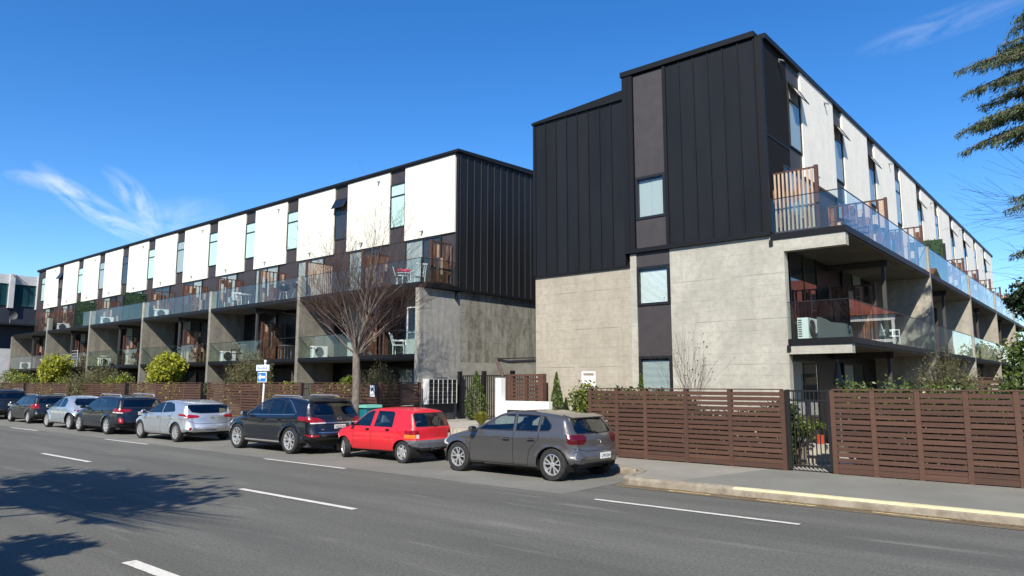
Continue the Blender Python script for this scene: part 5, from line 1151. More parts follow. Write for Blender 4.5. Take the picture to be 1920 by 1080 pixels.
# ---- black hatchback
S = dict(L=4.35, W=1.77, xf=.86, xr=3.46, r=.32, ra=.375, tw=.205, rimr=.66, paint='paint_black', tumble=.34, plan=.08, flare=.02, crease=((.84, .012),),
         U=[(0, .52, .34, .2), (.03, .66, .3, .17), (.13, .77, .22, .1), (.45, .88, .15, .06), (1.05, 1.0, .12, .04), (1.48, 1.23, .11, .06), (1.92, 1.40, .10, .03), (2.35, 1.465, .11, .02), (3.0, 1.475, .11, .02), (3.6, 1.44, .11, .03), (3.92, 1.39, .09, .04), (4.04, 1.25, .12, .06), (4.18, 1.0, .15, .07), (4.22, .90, .17, .08), (4.25, .70, .19, .08), (4.29, .62, .22, .09), (4.345, .54, .24, .1), (4.35, .46, .24, .1)],
         low=std_low(4.35, .20, .28, .46), belt=[(0, .78), (.8, .9), (1.2, .96), (4.35, 1.02)])
def black_car(S, pos, name, label):
    c = Car(name, label, S, pos); k = S['L']/4.35; h = S['U'][8][1]/1.475; c.arches()
    sc_ = lambda P: [(x*k, z*h) for x, z in P]
    c.window(sc_([(1.36, .985), (1.58, 1.15), (1.98, 1.34), (2.2, 1.39), (2.42, 1.395), (2.45, 1.0)]), 's', 'car_glass_dark'); c.window(sc_([(2.49, 1.0), (2.46, 1.395), (3.1, 1.385), (3.15, 1.02)]), 's', 'car_glass_dark'); c.window(sc_([(3.19, 1.02), (3.15, 1.38), (3.5, 1.35), (3.75, 1.2), (3.78, 1.05)]), 's', 'car_glass_dark')
    c.window([(-.58, 1.33*h), (.58, 1.33*h), (.68, 1.0*h), (-.68, 1.0*h)], 'r', 'car_glass_dark', xr=(3.8*k, 4.4*k)); c.window([(-.58, 1.37*h), (.58, 1.37*h), (.70, 1.06*h), (-.70, 1.06*h)], 'f', 'car_glass', lim=.3, xr=(1.0*k, 2.1*k))
    for q in (1, -1):
        c.cut([(q*.60, .78*h), (q*.66, 1.0*h), (q*.92, 1.02*h), (q*.92, .78*h)], 'r', 'tail_lamp', 'lamp_red', lim=.03, xr=(3.7*k, 4.4*k)); c.cut([(q*.5, .74*h), (q*.78, .82*h), (q*.85, .68*h), (q*.55, .62*h)], 'f', 'head_lamp', 'lamp_clear', xr=(-1, .8))
    c.seam(sc_([(1.26, .95), (1.24, .28)])); c.seam(sc_([(2.46, 1.0), (2.46, .28)])); c.seam(sc_([(3.15, 1.02), (3.1, .8), (2.9, .55)]))
    c.finish(); c.wheels(dict(n=8, w=.10, dish=.01)); c.mirror(1.42*k, .99*h, 'chrome'); c.handle(2.3*k, .86*h, 'paint_black'); c.handle(3.0*k, .88*h, 'paint_black'); c.interior((2.0*k, 2.9*k), .97*h); c.plate(.74*h, 'DNB805')
    c.add('roof_rail', MB().tube([(2.1*k, -.60, 1.44*h), (2.2*k, -.6, 1.50*h), (3.6*k, -.6, 1.49*h), (3.7*k, -.6, 1.42*h)], .016, 6).tube([(2.1*k, .60, 1.44*h), (2.2*k, .6, 1.50*h), (3.6*k, .6, 1.49*h), (3.7*k, .6, 1.42*h)], .016, 6), 'alloy')
black_car(S, (-43.2, 12.55), 'black_hatchback', 'black hatchback with bright red tail lamp, ahead of the silver coupe')
S2 = dict(S); S2['L'] = 4.6; S2['W'] = 1.84; kx = 4.6/4.35
S2['U'] = [(x*kx, z*1.16, r_, cr) for x, z, r_, cr in S['U']]; S2['low'] = std_low(4.6, .26, .36, .46*1.16); S2['belt'] = [(x*kx, z*1.16) for x, z in S['belt']]; S2['xf'] = .9; S2['xr'] = 3.6; S2['r'] = .36; S2['ra'] = .42
black_car(S2, (-49.2, 12.4), 'black_suv', 'black SUV cut off by the left edge of the picture')
# ------------------------------------------------------------------ plants
def rnd_dir(rg): v = Vector((rg.gauss(0, 1), rg.gauss(0, 1), rg.gauss(0, 1))); return v.normalized()
def lobes(center, rad, n_lobes, per, rng, shell=.55, squash=1.0):
    c = np.array(center); rad = np.array(rad); P = []
    for i in range(n_lobes):
        d = rng.normal(size=3); d /= np.linalg.norm(d); d[2] = abs(d[2])*1.0 if rng.random() < .7 else d[2]
        lc = c+d*rad*rng.uniform(.35, .75); lr = rad.mean()*rng.uniform(.25, .45)
        q = rng.normal(size=(per, 3)); q /= np.linalg.norm(q, axis=1)[:, None]
        P.append(lc+q*(lr*rng.uniform(shell, 1.05, per))[:, None])
    return np.concatenate(P)
def shrub(name, label, base, rad, height, mat, n_lobes=18, per=130, leaf=.09, aspect=.55, seed=0, stem='bark_dark', group='garden shrubs', mat2=None, up=.3):
    rng = np.random.default_rng(seed); rg = random.Random(seed)
    r = root(name, base, label, 'shrub', group); b = Vector(base)
    cz = height*.55; P = lobes((b.x, b.y, b.z+cz), (rad, rad, height*.48), n_lobes, per, rng)
    P = P[P[:, 2] > b.z+.05]; Q = leaves(P, leaf, aspect, up, rng)
    if mat2:
        k = rng.random(len(Q)) < .3; quads('foliage', Q[~k], mat, r); quads('young_foliage', Q[k], mat2, r)
    else: quads('foliage', Q, mat, r)
    m = MB()
    for i in range(7):
        d = Vector((rg.uniform(-1, 1)*rad*.6, rg.uniform(-1, 1)*rad*.6, height*rg.uniform(.5, .85))); m.tube([b, b+d*.5+Vector((0, 0, .1)), b+d], [.03, .02, .008], 5)
    m.build('stem', stem, r); return r
def wispy(name, label, base, rad, height, mat, n=260, seed=0, stem='twig_olive', leaf=.05, group='wispy garden shrubs'):
    rng = np.random.default_rng(seed); rg = random.Random(seed); r = root(name, base, label, 'shrub', group); b = Vector(base); m = MB(); P = []
    for i in range(n):
        a = rg.uniform(0, 2*math.pi); q = rg.random()**.6; t = Vector((math.cos(a)*rad*q, math.sin(a)*rad*q, height*rg.uniform(.45, 1.0)*(1-.35*q)))
        mid = b+t*.45+Vector((0, 0, height*.12)); m.tube([b+t*.15, mid, b+t], [.010, .006, .002], 3, False)
        for k in range(14):
            f = rg.uniform(.45, 1.0); p = (b+t*.15)*(1-f)**2+mid*2*f*(1-f)+(b+t)*f*f; P.append(tuple(p+rnd_dir(rg)*.05))
    m.build('stem', stem, r); quads('foliage', leaves(np.array(P), leaf, .3, .8, rng), mat, r); return r
def conifer(label, base, rad, height, mat, seed, name='column_conifer'):
    rng = np.random.default_rng(seed); r = root(name, base, label, 'conifer', 'column conifers by the entry'); n = 3200
    z = rng.random(n)**1.25; a = rng.uniform(0, 2*math.pi, n); lump = 1+.16*np.sin(a*5+z*17)+.1*np.sin(z*31)
    rr = rad*np.minimum(1, (1-z)*1.5+.05)*np.minimum(1, z*5+.5)*rng.uniform(.55, 1, n)**.5*lump
    P = np.stack([base[0]+rr*np.cos(a), base[1]+rr*np.sin(a), base[2]+.04+z*height], 1)
    quads('foliage', leaves(P, .085, .35, 1.2, rng), mat, r); MB().tube([base, (base[0], base[1], base[2]+height*.8)], [.035, .008], 6).build('trunk', 'bark_dark', r)
# shrubs rising over the left fences
shrub('round_shrub', 'large yellow-green rounded shrub over the far fence, left of two', (-56.2, 18.0, .15), 1.15, 3.9, 'leaf_lime', 44, 230, .19, seed=1, group='yellow-green rounded shrubs', mat2='leaf_gold')
shrub('round_shrub', 'large yellow-green rounded shrub behind the fence above the silver hatchback', (-39.4, 17.9, .15), .95, 3.6, 'leaf_lime', 44, 230, .17, seed=2, group='yellow-green rounded shrubs', mat2='leaf_gold')
wispy('wispy_shrub', 'wispy olive shrub over the fence between the two rounded shrubs', (-48, 17.8, .15), 2.0, 3.5, 'leaf_olive', 700, 3, leaf=.13)
wispy('wispy_shrub', 'wispy olive shrub over the fence above the navy SUV', (-30.8, 17.8, .15), 1.25, 3.8, 'leaf_olive', 760, 4, leaf=.1)
wispy('wispy_shrub', 'wispy olive shrub just right of the bare street tree trunk', (-21.5, 17.8, .15), .95, 2.85, 'leaf_olive', 620, 5, leaf=.075)
k = 0
for (x, h, rd_) in ((-63.5, 3.0, 1.4), (-60.5, 2.7, 1.2), (-52.6, 2.4, 1.0), (-45.3, 2.5, .9), (-44.0, 2.4, .6), (-29.2, 2.1, .5), (-27.2, 2.05, .5), (-23.2, 2.15, .45), (-34.6, 2.05, .5)):
    k += 1; side = ['furthest left', 'second from the left', 'right of the far rounded shrub', 'right of the wispy shrub at left', 'small, left of the middle gate', 'left of the street sign pole', 'right of the street sign', 'left of the bare tree trunk', 'right of the near rounded shrub'][k-1]
    shrub('hedge_shrub', 'green shrub tip showing over the left fence, '+side, (x, 17.6, .15), rd_, h, 'leaf_green', 14, 120, .12, seed=20+k, group='shrubs behind the left fence', mat2='leaf_lime')
# vines on the left fence: leaves poking between slats
rng = np.random.default_rng(5); P = []
for i in range(1500):
    x = rng.choice([-22.6, -27, -31, -36, -39.5, -44, -23.4, -55])+rng.normal()*.7; P.append((x, 16.74+rng.normal()*.03, rng.uniform(.5, 1.9)))
quads('fence_creeper', leaves(np.array(P), .075, .6, 0, rng), 'leaf_gold', kind='stuff', label='yellowish creeper leaves clinging to the left fences', cat='creeper')
# right-hand garden: hedge behind the fence
rng = np.random.default_rng(6)
def hedge_pts(x0, x1, y0, y1, z0, z1, n, top=.12):
    x = rng.uniform(x0, x1, n); z = rng.uniform(0, 1, n)**.8*(z1-z0)+z0; z += np.where(z > z1-.25, rng.normal(size=n)*top, 0)+.07*np.sin(x*7)+.05*np.sin(x*17); y = rng.uniform(y0, y1, n)
    return np.stack([x, y, z], 1)
hd = root('clipped_hedge', (-1, 15.8, .14), 'glossy green hedge growing behind the right-hand footpath fence', 'hedge')
quads('foliage', leaves(hedge_pts(-4.4, 3.2, 15.5, 16.3, .2, 1.74, 8500), .085, .55, .4, rng), 'leaf_hedge', hd); quads('young_foliage', leaves(np.concatenate([hedge_pts(-4.4, 3.2, 15.3, 15.9, 1.55, 1.9, 1700, .05), hedge_pts(-4.4, 3.2, 15.2, 15.4, .3, 1.7, 420, 0)]), .07, .55, .5, rng), 'leaf_hedge', hd)
m = MB(); rg = random.Random(3)
for i in range(40): x = rg.uniform(-4.3, 3.1); m.tube([(x, 15.8, .14), (x+rg.uniform(-.2, .2), 15.75, .8), (x+rg.uniform(-.4, .4), 15.8, 1.5)], [.02, .014, .006], 4)
m.build('stem', 'bark_dark', hd); quads('inner_foliage', leaves(hedge_pts(-4.4, 3.2, 15.8, 16.5, .15, 1.68, 11000), .13, .6, .2, rng), 'leaf_dark', hd)  # darker inner leaf colour puts shade behind the slat gaps
hd2 = root('clipped_hedge', (-8, 15.8, .14), 'thin hedge behind the fence left of the gate with wall light through it', 'hedge')
def taper(P): # hedge is tall at the left end and low towards the gate
    lim = np.interp(P[:, 0], [-10.2, -8.9, -8.2, -7.7, -6.9, -5.6], [1.8, 1.72, 1.6, 1.2, 1.15, 1.5]); return P[P[:, 2] < lim+rng.normal(size=len(P))*.06]
quads('foliage', leaves(taper(hedge_pts(-10.2, -5.5, 15.42, 16.3, .2, 1.8, 9500)), .08, .55, .4, rng), 'leaf_hedge', hd2); m = MB()
for i in range(26): x = rg.uniform(-10, -5.6); m.tube([(x, 15.7, .14), (x+rg.uniform(-.2, .2), 15.7, .7), (x+rg.uniform(-.3, .3), 15.72, 1.0)], [.018, .012, .005], 4)
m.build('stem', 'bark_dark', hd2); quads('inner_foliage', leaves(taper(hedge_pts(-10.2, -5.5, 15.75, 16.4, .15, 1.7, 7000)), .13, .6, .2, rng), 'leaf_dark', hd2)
shrub('leafy_shrub', 'glossy green shrub beside the left end of the right fence, above the grey hatchback', (-10.75, 16.0, .14), .68, 1.85, 'leaf_hedge', 24, 150, .085, seed=31, mat2='leaf_gold')
shrub('leafy_shrub', 'glossy green shrub seen through the black bar gate', (-5.55, 16.35, .14), .36, 1.25, 'leaf_hedge', 16, 110, .075, seed=32)
conifer('bright green pointed conifer in front of the pale concrete wing wall', (-13.75, 18.55, .14), .27, 2.05, 'leaf_green', 41)
conifer('small dark conifer right of the bright pointed one', (-13.35, 18.5, .14), .17, 1.25, 'leaf_dark', 42)
conifer('tall dark columnar conifer in front of the bar fence', (-19.35, 20.85, .47), .42, 1.85, 'leaf_green', 43)
conifer('small pointed conifer tip just above the fence end', (-10.1, 17.5, .14), .2, 1.95, 'leaf_green', 44)
# grass tuft by the white wall
gt = root('grass_tuft', (-16.75, 18.3, .47), 'yellow-green arching grass tuft left of the white wall', 'grass tuft'); rng = np.random.default_rng(9); n = 900
a = rng.uniform(0, 2*math.pi, n); l = rng.uniform(.35, .68, n); t = rng.uniform(.1, .75, n); B = np.array((-16.75, 18.3, .45)); d = np.stack([np.cos(a)*np.sin(t), np.sin(a)*np.sin(t), np.cos(t)], 1); e = np.stack([-np.sin(a), np.cos(a), 0*a], 1)*.008
p1 = B+d*l[:, None]*.6; p2 = p1+(d+np.array((0, 0, -.5)))*l[:, None]*.4
quads('blades', np.concatenate([np.stack([B-e, B+e, p1+e, p1-e], 1), np.stack([p1-e, p1+e, p2+e*.1, p2-e*.1], 1)]), 'leaf_gold', gt)
# potted plant
pt = root('potted_plant', (-5.25, 16.9, .14), 'plant in an orange pot seen through the bar gate', 'potted plant')
MB().box(-5.5, -5.0, 16.7, 17.1, .14, .56).build('plinth', 'paver', pt); MB().lathe([(0, .56), (.085, .56), (.11, .76), (.1, .76), (.095, .73), (0, .73)], 16, 'z', (-5.25, 16.9, 0)).build('pot', 'orange_pot', pt, smooth=40)
quads('foliage', leaves(lobes((-5.25, 16.9, .95), (.17, .17, .2), 8, 50, rng), .07, .5, .3, rng), 'leaf_hedge', pt)
wispy('wispy_shrub', 'wispy golden-olive shrub below the balconies of the black block', (-3.3, 20.2, .15), .9, 3.0, 'leaf_olive', 800, 8, leaf=.06)
wispy('wispy_shrub', 'small reddish-brown wispy plant over the right fence', (-2.9, 18.6, .15), .6, 1.95, 'leaf_olive', 200, 12, leaf=.045)

def grow(m, p, d, r, length, depth, rg, up=.15, spread=.5, twig=None, P=None, tips=None, nseg=4, kids=(3, 5), n=6, minr=.003):
    pts = [p]; rads = [r]; q = p.copy(); dd = d.copy()
    for i in range(nseg):
        dd = (dd+Vector((rg.gauss(0, .14), rg.gauss(0, .14), up*.3+rg.gauss(0, .08)))).normalized(); q = q+dd*length/nseg; pts.append(q.copy()); rads.append(max(minr*.7, r*(1-.8*(i+1)/nseg)))
    (m if r > .012 or twig is None else twig).tube(pts, rads, n if r > .02 else (4 if r > .008 else 3), False)
    if depth == 0:
        if tips is not None: tips.append(pts[-1])
        return
    for k in range(rg.randint(*kids)):
        f = rg.uniform(.25, 1); i = min(nseg-1, int(f*nseg)); t = f*nseg-i; b = pts[i].lerp(pts[i+1], min(1, t)); ax = (pts[i+1]-pts[i]).normalized()
        pr = rnd_dir(rg); pr = (pr-ax*pr.dot(ax)).normalized(); nd = (ax*math.cos(spread)+pr*math.sin(spread)+Vector((0, 0, up))).normalized()
        grow(m, b, nd, max(minr, rads[i]*rg.uniform(.42, .6)), length*rg.uniform(.5, .78), depth-1, rg, up, spread, twig, P, tips, 3, kids, n, minr)
# bare street tree
rg = random.Random(21); tb = Vector((-19.35, 15.0, .13))
st = root('bare_street_tree', tb, 'bare street tree with upright twiggy crown beside the navy SUV', 'tree')
m = MB(); tw = MB(); m.tube([tb, tb+Vector((.0, 0, .5)), tb+Vector((.04, 0, 1.5)), tb+Vector((.0, 0, 2.6)), tb+Vector((.02, 0, 2.95))], [.165, .135, .125, .12, .11], 12)
top = tb+Vector((.02, 0, 2.9))
LIMB = [(0, .03, 2.9, .07), (2.9, .10, 2.8, .06), (.3, .14, 2.7, .055), (1.5, .28, 2.4, .042), (4.6, .28, 2.4, .042)]
for k in range(20): LIMB.append((k*2.4+rg.uniform(-.3, .3), rg.uniform(.35, 1.2), rg.uniform(1.7, 2.2), rg.uniform(.024, .038)))
for i, (ang, tilt, ln, rr) in enumerate(LIMB):
    d = Vector((math.cos(ang)*math.sin(tilt), math.sin(ang)*math.sin(tilt), math.cos(tilt))); grow(m, top+Vector((0, 0, -rg.uniform(0, .35) if i > 4 else 0)), d, rr, ln, 3, rg, .12, .45, tw, kids=(4, 6), minr=.003)
m.build('trunk', 'bark', st, smooth=True); tw.build('crown', 'twig_red', st)
# little bare shrub in front of the concrete wall
rg = random.Random(5); sb = root('bare_shrub', (-8.08, 16.8, .14), 'small bare twiggy shrub against the concrete wall above the fence', 'shrub'); m = MB(); tips = []
for k in range(4): grow(m, Vector((-8.08, 16.8, .14)), Vector((rg.uniform(-.15, .15), rg.uniform(-.1, .1), 1)).normalized(), .013, 1.9, 2, rg, .2, .38, tips=tips, kids=(4, 6), minr=.003)
m.build('stem', 'twig_red', sb); quads('last_leaves', leaves(np.array([tuple(t) for t in tips if rg.random() < .5]+[tuple(t) for t in tips[:30]]), .05, .6, 0), 'leaf_dark', sb)

# ---- cedar at the right: trunk just outside the picture, layered drooping boughs
rg = random.Random(33); ct = Vector((.35, 24.2, .14)); cd = root('cedar_tree', ct, 'tall cedar with layered drooping boughs at the right edge', 'tree')
m = MB().tube([ct, ct+Vector((0, 0, 5)), ct+Vector((.1, 0, 10)), ct+Vector((.1, 0, 15))], [.34, .27, .18, .05], 12); P = []; D = []
def bough(z0, tip, seed, dens=1.0):
    rb = random.Random(seed); a = Vector((ct.x, ct.y, z0)); b = Vector(tip); ln = (b-a).length; mid = a.lerp(b, .5)+Vector((0, 0, ln*.10)); pts = []
    for i in range(13): t = i/12; pts.append(a*(1-t)**2+mid*2*t*(1-t)+b*t*t)
    m.tube(pts, [.06*(1-.9*i/12)+.006 for i in range(13)], 6)
    ax = (b-a).normalized(); sd = ax.cross(Vector((0, 0, 1))).normalized()
    nb = int(ln*16*dens)
    for i in range(nb):
        t = rb.uniform(.22, 1)**.8; k = min(11, int(t*12)); p = pts[k].lerp(pts[k+1], t*12-k); side = rb.choice((-1, 1)); l = (.22+.75*(1-t))*rb.uniform(.5, 1.1)
        e = (sd*side*rb.uniform(.3, 1)+ax*rb.uniform(.2, .9)+Vector((0, 0, rb.uniform(-.25, .08)))).normalized(); q = p+e*l+Vector((0, 0, -.12*l)); m.tube([p, p.lerp(q, .5)+Vector((0, 0, .03)), q], [.012, .007, .003], 3, False)
        for s_ in range(int(l*36)+5):
            f = rb.uniform(.05, 1.05); c_ = p.lerp(q, f)+Vector((rb.gauss(0, .05), rb.gauss(0, .05), rb.gauss(-.04, .05))); P.append(tuple(c_)); D.append(tuple(e*.7+Vector((rb.gauss(0, .4), rb.gauss(0, .4), -.55+rb.gauss(0, .3)))))
def T(x, y, Y=24.2): return at(x, y, 'Y', Y)
for (z0, t, sd_) in [(13.0, T(1903, 38, 23.8), 1), (11.8, T(1877, 88, 23.6), 2), (11.2, T(1801, 132, 23.2), 3), (10.9, T(1850, 120, 24.6), 31), (10.4, T(1810, 176, 23.0), 4), (10.5, T(1880, 150, 22.6), 34), (9.9, T(1845, 200, 23.8), 5), (9.4, T(1792, 253, 23.4), 6), (9.5, T(1850, 235, 24.4), 36), (9.1, T(1812, 283, 23.0), 7), (9.3, T(1870, 262, 22.8), 37), (6.9, T(1888, 394, 23.4), 8), (6.0, T(1900, 480, 23.6), 9), (12.6, T(1895, 60, 24.4), 61), (11.9, T(1888, 100, 24.8), 62), (11.4, T(1860, 112, 23.9), 63), (11.1, T(1840, 128, 22.8), 64), (10.8, T(1835, 165, 24.0), 65), (10.3, T(1868, 185, 23.3), 66), (9.8, T(1872, 215, 24.2), 67), (9.7, T(1830, 232, 22.7), 68), (9.5, T(1818, 245, 24.0), 69), (9.2, T(1838, 268, 23.6), 70), (9.1, T(1886, 275, 24.2), 71), (7.3, T(1905, 372, 24.6), 72), (12.5, (3, 22.5, 12.3), 51), (11, (3.6, 23.8, 10.6), 52), (10, (3.8, 25, 9.5), 53), (9, (2, 21.5, 8.6), 54), (8, (3.6, 24, 7.4), 55), (10.5, (1, 27.5, 10), 56), (8.5, (-.4, 27.5, 8), 57)]: bough(z0, t, sd_)
P = np.array(P); D = np.array(D); D /= np.linalg.norm(D, axis=1)[:, None]; rng = np.random.default_rng(3); E_ = rng.normal(size=P.shape); E_ -= D*(E_*D).sum(1)[:, None]; E_ /= np.linalg.norm(E_, axis=1)[:, None]
s_ = rng.uniform(.04, .09, len(P))[:, None]
quads('crown', np.stack([P-D*s_, P+E_*s_*.2, P+D*s_, P-E_*s_*.2], 1), 'needle', cd); m.build('trunk', 'bark_dark', cd, smooth=True)
# bare tree behind it
rg = random.Random(14); bt = root('bare_tree', (1.2, 27.5, .14), 'bare grey-twigged tree below the cedar boughs at the right edge', 'tree'); m = MB(); b0 = Vector((1.2, 27.5, .14)); m.tube([b0, b0+Vector((0, 0, 3)), b0+Vector((-.2, 0, 6))], [.2, .16, .1], 8); tw = MB()
for (x, y, z0) in ((1838, 318, 5.8), (1850, 335, 5.5), (1862, 300, 6), (1880, 280, 6.2), (1860, 345, 5.2), (1870, 462, 3.8), (1885, 430, 4.3), (1880, 475, 3.4), (1900, 330, 5)):
    a = Vector((1.1, 27.5, z0)); b = at(x, y, 'Y', 27); grow(m, a, (b-a).normalized(), .045, (b-a).length*.6, 2, rg, -.02, .42, tw, kids=(5, 8), minr=.005)
m.build('trunk', 'bark', bt, smooth=True); tw.build('crown', 'bark_dark', bt)
# evergreen at the right edge below the cedar
def leafy_tree(name, label, base, crown, rad, mat, seed, nl=40, per=160, leaf=.12, mat2=None):
    rng = np.random.default_rng(seed); rg = random.Random(seed); r = root(name, base, label, 'tree', 'evergreen trees at the right edge'); b = Vector(base); c = Vector(crown)
    Q = leaves(lobes(crown, rad, nl, per, rng, .3), leaf, .5, .1, rng); quads('crown', Q, mat, r); m = MB().tube([b, b.lerp(c, .5), c], [.09, .07, .03], 8)
    for i in range(14): d = rnd_dir(rg); e = c+Vector((d.x*rad[0], d.y*rad[1], d.z*rad[2]))*.8; m.tube([b.lerp(c, rg.uniform(.5, 1)), c.lerp(e, .6), e], [.03, .02, .006], 4)
    m.build('trunk', 'bark_dark', r)
leafy_tree('evergreen_tree', 'dark glossy evergreen at the right edge below the cedar', (-1.2, 22.2, .14), (-1.45, 22.2, 3.8), (.95, .9, .72), 'leaf_dark', 61, 34, 130, .13)
leafy_tree('evergreen_tree', 'lighter leafy tree under the dark evergreen at the right edge', (-1.2, 21.4, .14), (-1.55, 21.4, 2.45), (.8, .8, .9), 'leaf_green', 62, 30, 110, .10)
shrub('leafy_shrub', 'broad green shrub at the right edge above the fence', (-1.5, 18.8, .14), .75, 2.3, 'leaf_green', 24, 130, .09, seed=63, mat2='leaf_hedge')
shrub('leafy_shrub', 'shrub beyond the fence just outside the right edge', (.9, 19.5, .14), 1.2, 3.0, 'leaf_green', 26, 150, .11, seed=64)
for i, (x, y, h) in enumerate(((-1.5, 70, 5), (2.5, 68, 6), (6.5, 60, 6), (4.5, 45, 5))):
    shrub('leafy_shrub', ['distant bush closing the view past the black block', 'tall distant bush right of the black block', 'distant bush beyond the lawn', 'bush on the lawn behind the cedar'][i], (x, y, .14), 2.6, h, 'leaf_green', 30, 120, .3, seed=70+i)

# ---- street trees behind the camera whose shadow lies on the road
def shadow_tree(label, base, crown, rad, seed, nl, per, leaf, up):
    rng = np.random.default_rng(seed); rg = random.Random(seed); r = root('roadside_tree', base, label, 'tree', 'trees on the near footpath'); b = Vector(base); c = Vector(crown)
    quads('crown', leaves(lobes(crown, rad, nl, per, rng, .2), leaf, .45, up, rng), 'leaf_dark', r); m = MB().tube([b, b.lerp(c, .45), c], [.28, .22, .06], 10)
    for i in range(26): d = rnd_dir(rg); e = c+Vector((d.x*rad[0], d.y*rad[1], d.z*rad[2]))*.95; m.tube([b.lerp(c, rg.uniform(.55, 1)), c.lerp(e, .6), e], [.06, .03, .008], 5)
    m.build('trunk', 'bark_dark', r)
def shade_at(x, y, z): return (x+.50/.97*z, y-z/.97, z)      # where something at height z must be to shade road point x, y
shadow_tree('broad evergreen on the near footpath, its shadow lies on the road', (-11.3, -2.6, .1), shade_at(-14.3, 5.25, 7.6), (4.3, 1.25, 1.5), 81, 110, 20, .36, -.2)
shadow_tree('smaller evergreen on the near footpath beside the house', (-8.5, -2.0, .1), shade_at(-9.9, 3.05, 4.6), (1.0, .4, .4), 82, 18, 34, .2, -.2)
# thin palm-like fronds throwing streaky shadow
fp = root('frond_plant', (-9.2, -1.6, .1), 'spiky long-leaved plant on the near footpath', 'plant'); m = MB(); rg = random.Random(4); Q = []
for i in range(110):
    tx, ty = rg.uniform(-14.5, -9.2), 0; ty = 4.3+(-14.5-tx)*-.16*.9+rg.uniform(-.9, .75); tip = Vector(shade_at(tx, ty, 5.0+rg.uniform(-.3, .4))); c0 = Vector((-13.5, -1.6, 4.8)); d = tip-c0; s_ = d.cross(Vector((0, 0, 1))).normalized()*.03; md = c0.lerp(tip, .55)+Vector((0, 0, .25)); Q.append([c0-s_, c0+s_, md+s_, md-s_]); Q.append([md-s_, md+s_, tip+s_*.1, tip-s_*.1])
m.tube([(-13.5, -1.6, .1), (-13.4, -1.6, 2.5), (-13.5, -1.6, 4.8)], [.2, .16, .14], 8); m.build('trunk', 'bark_dark', fp); quads('fronds', np.array([[tuple(v) for v in q] for q in Q]), 'leaf_green', fp)

# ------------------------------------------------------------------ other buildings
def house(name, label, x0, x1, y0, y1, zw, ridge, roofm, wallm, axis='x', wins=()):
    r = root(name, ((x0+x1)/2, (y0+y1)/2, 0), label, 'house', 'houses around the street'); BX('wall', wallm, r, x0, x1, y0, y1, 0, zw); o = .5; m = MB()
    if axis == 'x': ym = (y0+y1)/2; m.prism([(x0-o, y0-o, zw-.12), (x0-o, ym, ridge), (x0-o, y1+o, zw-.12), (x0-o, y1+o, zw), (x0-o, ym, ridge+.14), (x0-o, y0-o, zw)], (x1-x0+2*o, 0, 0)); m2 = MB().prism([(x0+.01, y0, zw), (x0+.01, ym, ridge), (x0+.01, y1, zw)], (x1-x0-.02, 0, 0))
    else: xm = (x0+x1)/2; m.prism([(x0-o, y0-o, zw-.12), (xm, y0-o, ridge), (x1+o, y0-o, zw-.12), (x1+o, y0-o, zw), (xm, y0-o, ridge+.14), (x0-o, y0-o, zw)], (0, y1-y0+2*o, 0)); m2 = MB().prism([(x0, y0+.01, zw), (xm, y0+.01, ridge), (x1, y0+.01, zw)], (0, y1-y0-.02, 0))
    m.build('roof', roofm, r); m2.build('gable', wallm, r)
    for (ax, a, b, z0, z1) in wins:
        f = MB()
        if ax == '+y': f.box(a, b, y1, y1+.06, z0, z1); w_ = f.build('window', 'white_paint', r); BX('pane', 'dark_glass', w_, a+.08, b-.08, y1+.061, y1+.07, z0+.08, z1-.08)
        elif ax == '-x': f.box(x0-.06, x0, a, b, z0, z1); w_ = f.build('window', 'white_paint', r); BX('pane', 'dark_glass', w_, x0-.07, x0-.061, a+.08, b-.08, z0+.08, z1-.08)
    return r
hs = house('villa', 'white villa with red roof beyond the cedar, mirrored in the balcony glass', -1.6, 10, 42, 56, 5.7, 8.6, 'roof_red', 'white_paint', 'x')
for x in (-1.1, .9, 2.9, 4.9, 6.9, 8.6):
    for za, zb in ((.9, 2.5), (3.75, 4.9)): w_ = BX('window', 'white_paint', hs, x, x+1.25, 41.93, 41.999, za, zb); BX('pane', 'dark_glass', w_, x+.08, x+1.17, 41.91, 41.929, za+.08, zb-.08)
BX('verandah_deck', 'house_dark', hs, -1.8, 10.2, 39.8, 41.9, 2.95, 3.15); BX('verandah_beam', 'white_paint', hs, -1.6, 10, 39.9, 40.05, 5.05, 5.35)
BX('verandah_rail', 'white_paint', hs, -1.6, 10, 39.92, 40.02, 3.95, 4.1)
for x in (-1.5, .8, 3.1, 5.4, 7.7, 9.9): BX('verandah_post', 'white_paint', hs, x-.07, x+.07, 39.9, 40.04, .15, 5.04)
BX('verandah_roof', 'roof_red', hs, -1.8, 10.2, 39.7, 41.9, 5.36, 5.5)
for i, x in enumerate((-78, -95, -113, -132, 20, -66, -54, -43, -33, 5, 33)):  # unseen trees added to darken glass reflections and cut sky fill
    leafy_tree('roadside_tree', ['nearest broad tree far along the near side of the street', 'second broad tree far along the near side', 'third broad tree far along the near side', 'broad tree at the far end of the near side', 'broad tree on the near side right of the camera', 'dense tree in the near-side row, first of four from the left', 'dense tree in the near-side row, second of four from the left', 'dense tree in the near-side row, third of four from the left', 'dense tree in the near-side row, beside the dark house', 'dense tree behind the camera', 'dense tree far right on the near side'][i], (x, -16 if i > 3 else -11, 0), (x, -16 if i > 3 else -11.5, 6.6 if i > 3 else 5.2), (5.5, 3.2, 5.2 if i > 3 else 3.6), 'leaf_dark', 90+i, 46, 110, .6)
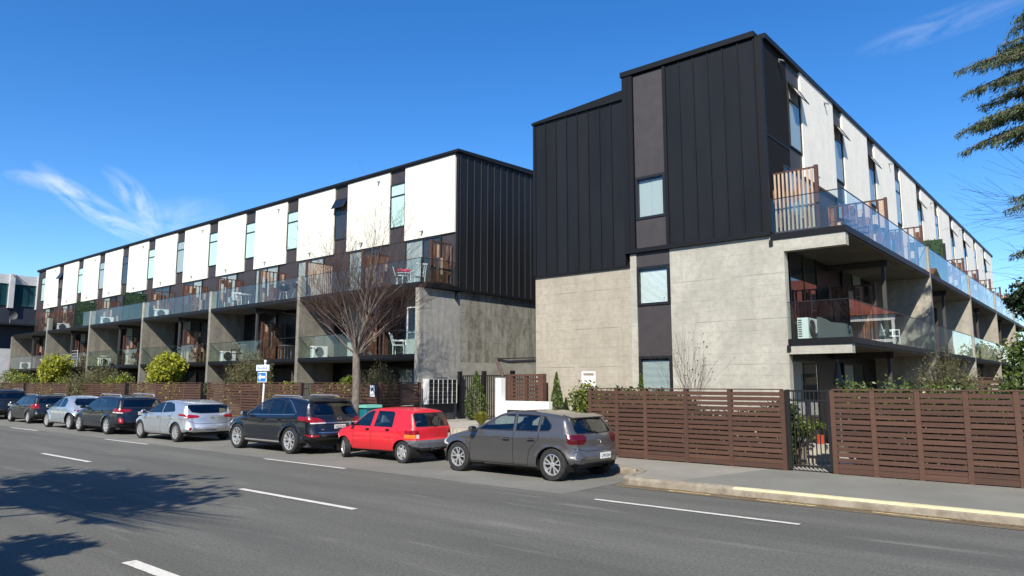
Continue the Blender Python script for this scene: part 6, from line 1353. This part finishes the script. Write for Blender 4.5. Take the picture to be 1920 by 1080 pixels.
house('near_house', 'weatherboard house behind the near footpath, its eave shades the road corner', -26, -6.2, -12, -3.3, 5.4, 7.6, 'roof_red', 'house_dark', 'x', [('+y', -24, -22, 1, 2.4), ('+y', -19, -17, 1, 2.4), ('+y', -13, -11, 1, 2.4), ('+y', -9.5, -8, .2, 2.2)])
house('near_house', 'single-storey house behind the camera on the near side', -3.0, 14, -14, -6.5, 3.0, 5.2, 'roof_red', 'house_dark', 'x', [('+y', -1, 1, 1, 2.3), ('+y', 4, 6, 1, 2.3), ('+y', 9, 11, 1, 2.3)])
# office block beyond the left block
ob = root('office_building', (-88, 28, 0), 'white-topped office block with teal glazing beyond the left block', 'building')
BX('wall', 'navy_wall', ob, -104, -78.1, 11.2, 44, 0, 11.0); BX('parapet', 'parapet_grey', ob, -104.2, -77.9, 11.0, 44.2, 11.0, 11.85)
for k in range(9):
    y = 11.75+k*2.24*1.0; BX('column', 'parapet_grey', ob, -78.09, -77.6, y-.2, y+.2, 8.75, 11.9)
    BX('glazing', 'teal_glass', ob, -78.09, -78.0, y+.21, y+2.03, 9.0, 10.99)
    for j in range(1, 3): BX('mullion', 'black_metal', ob, -77.999, -77.96, y+.2+j*.61-.025, y+.2+j*.61+.025, 9.0, 10.99)
MB().tube([(-77.55, 20.7, 11.8), (-77.55, 21.6, 11.0)], .05, 6).build('brace', 'grey_metal', ob); MB().tube([(-77.5, 20.9, 11.8), (-77.5, 21.85, 11.0)], .05, 6).build('brace', 'grey_metal', ob)
BX('canopy', 'black_metal', ob, -78.09, -76.4, 11.2, 44, 7.12, 7.28); BX('garage_wall', 'parapet_grey', ob, -78.09, -77.4, 11.2, 44, 0, 5.0)
sd = root('satellite_dish', (-77, 20.6, 7.3), 'small pale satellite dish on the office canopy at far left', 'dish'); MB().tube([(-77, 20.6, 7.28), (-77, 20.6, 7.9)], .04, 6).build('mast', 'grey_metal', sd); MB().lathe([(0, 0), (.2, .03), (.38, .12)], 18, 'x', (-76.95, 20.75, 8.0)).build('reflector', 'tub_grey', sd)
sheet('distant_yard', -130, -72, 17, 80, .12, 'footpath_dark', kind='structure')
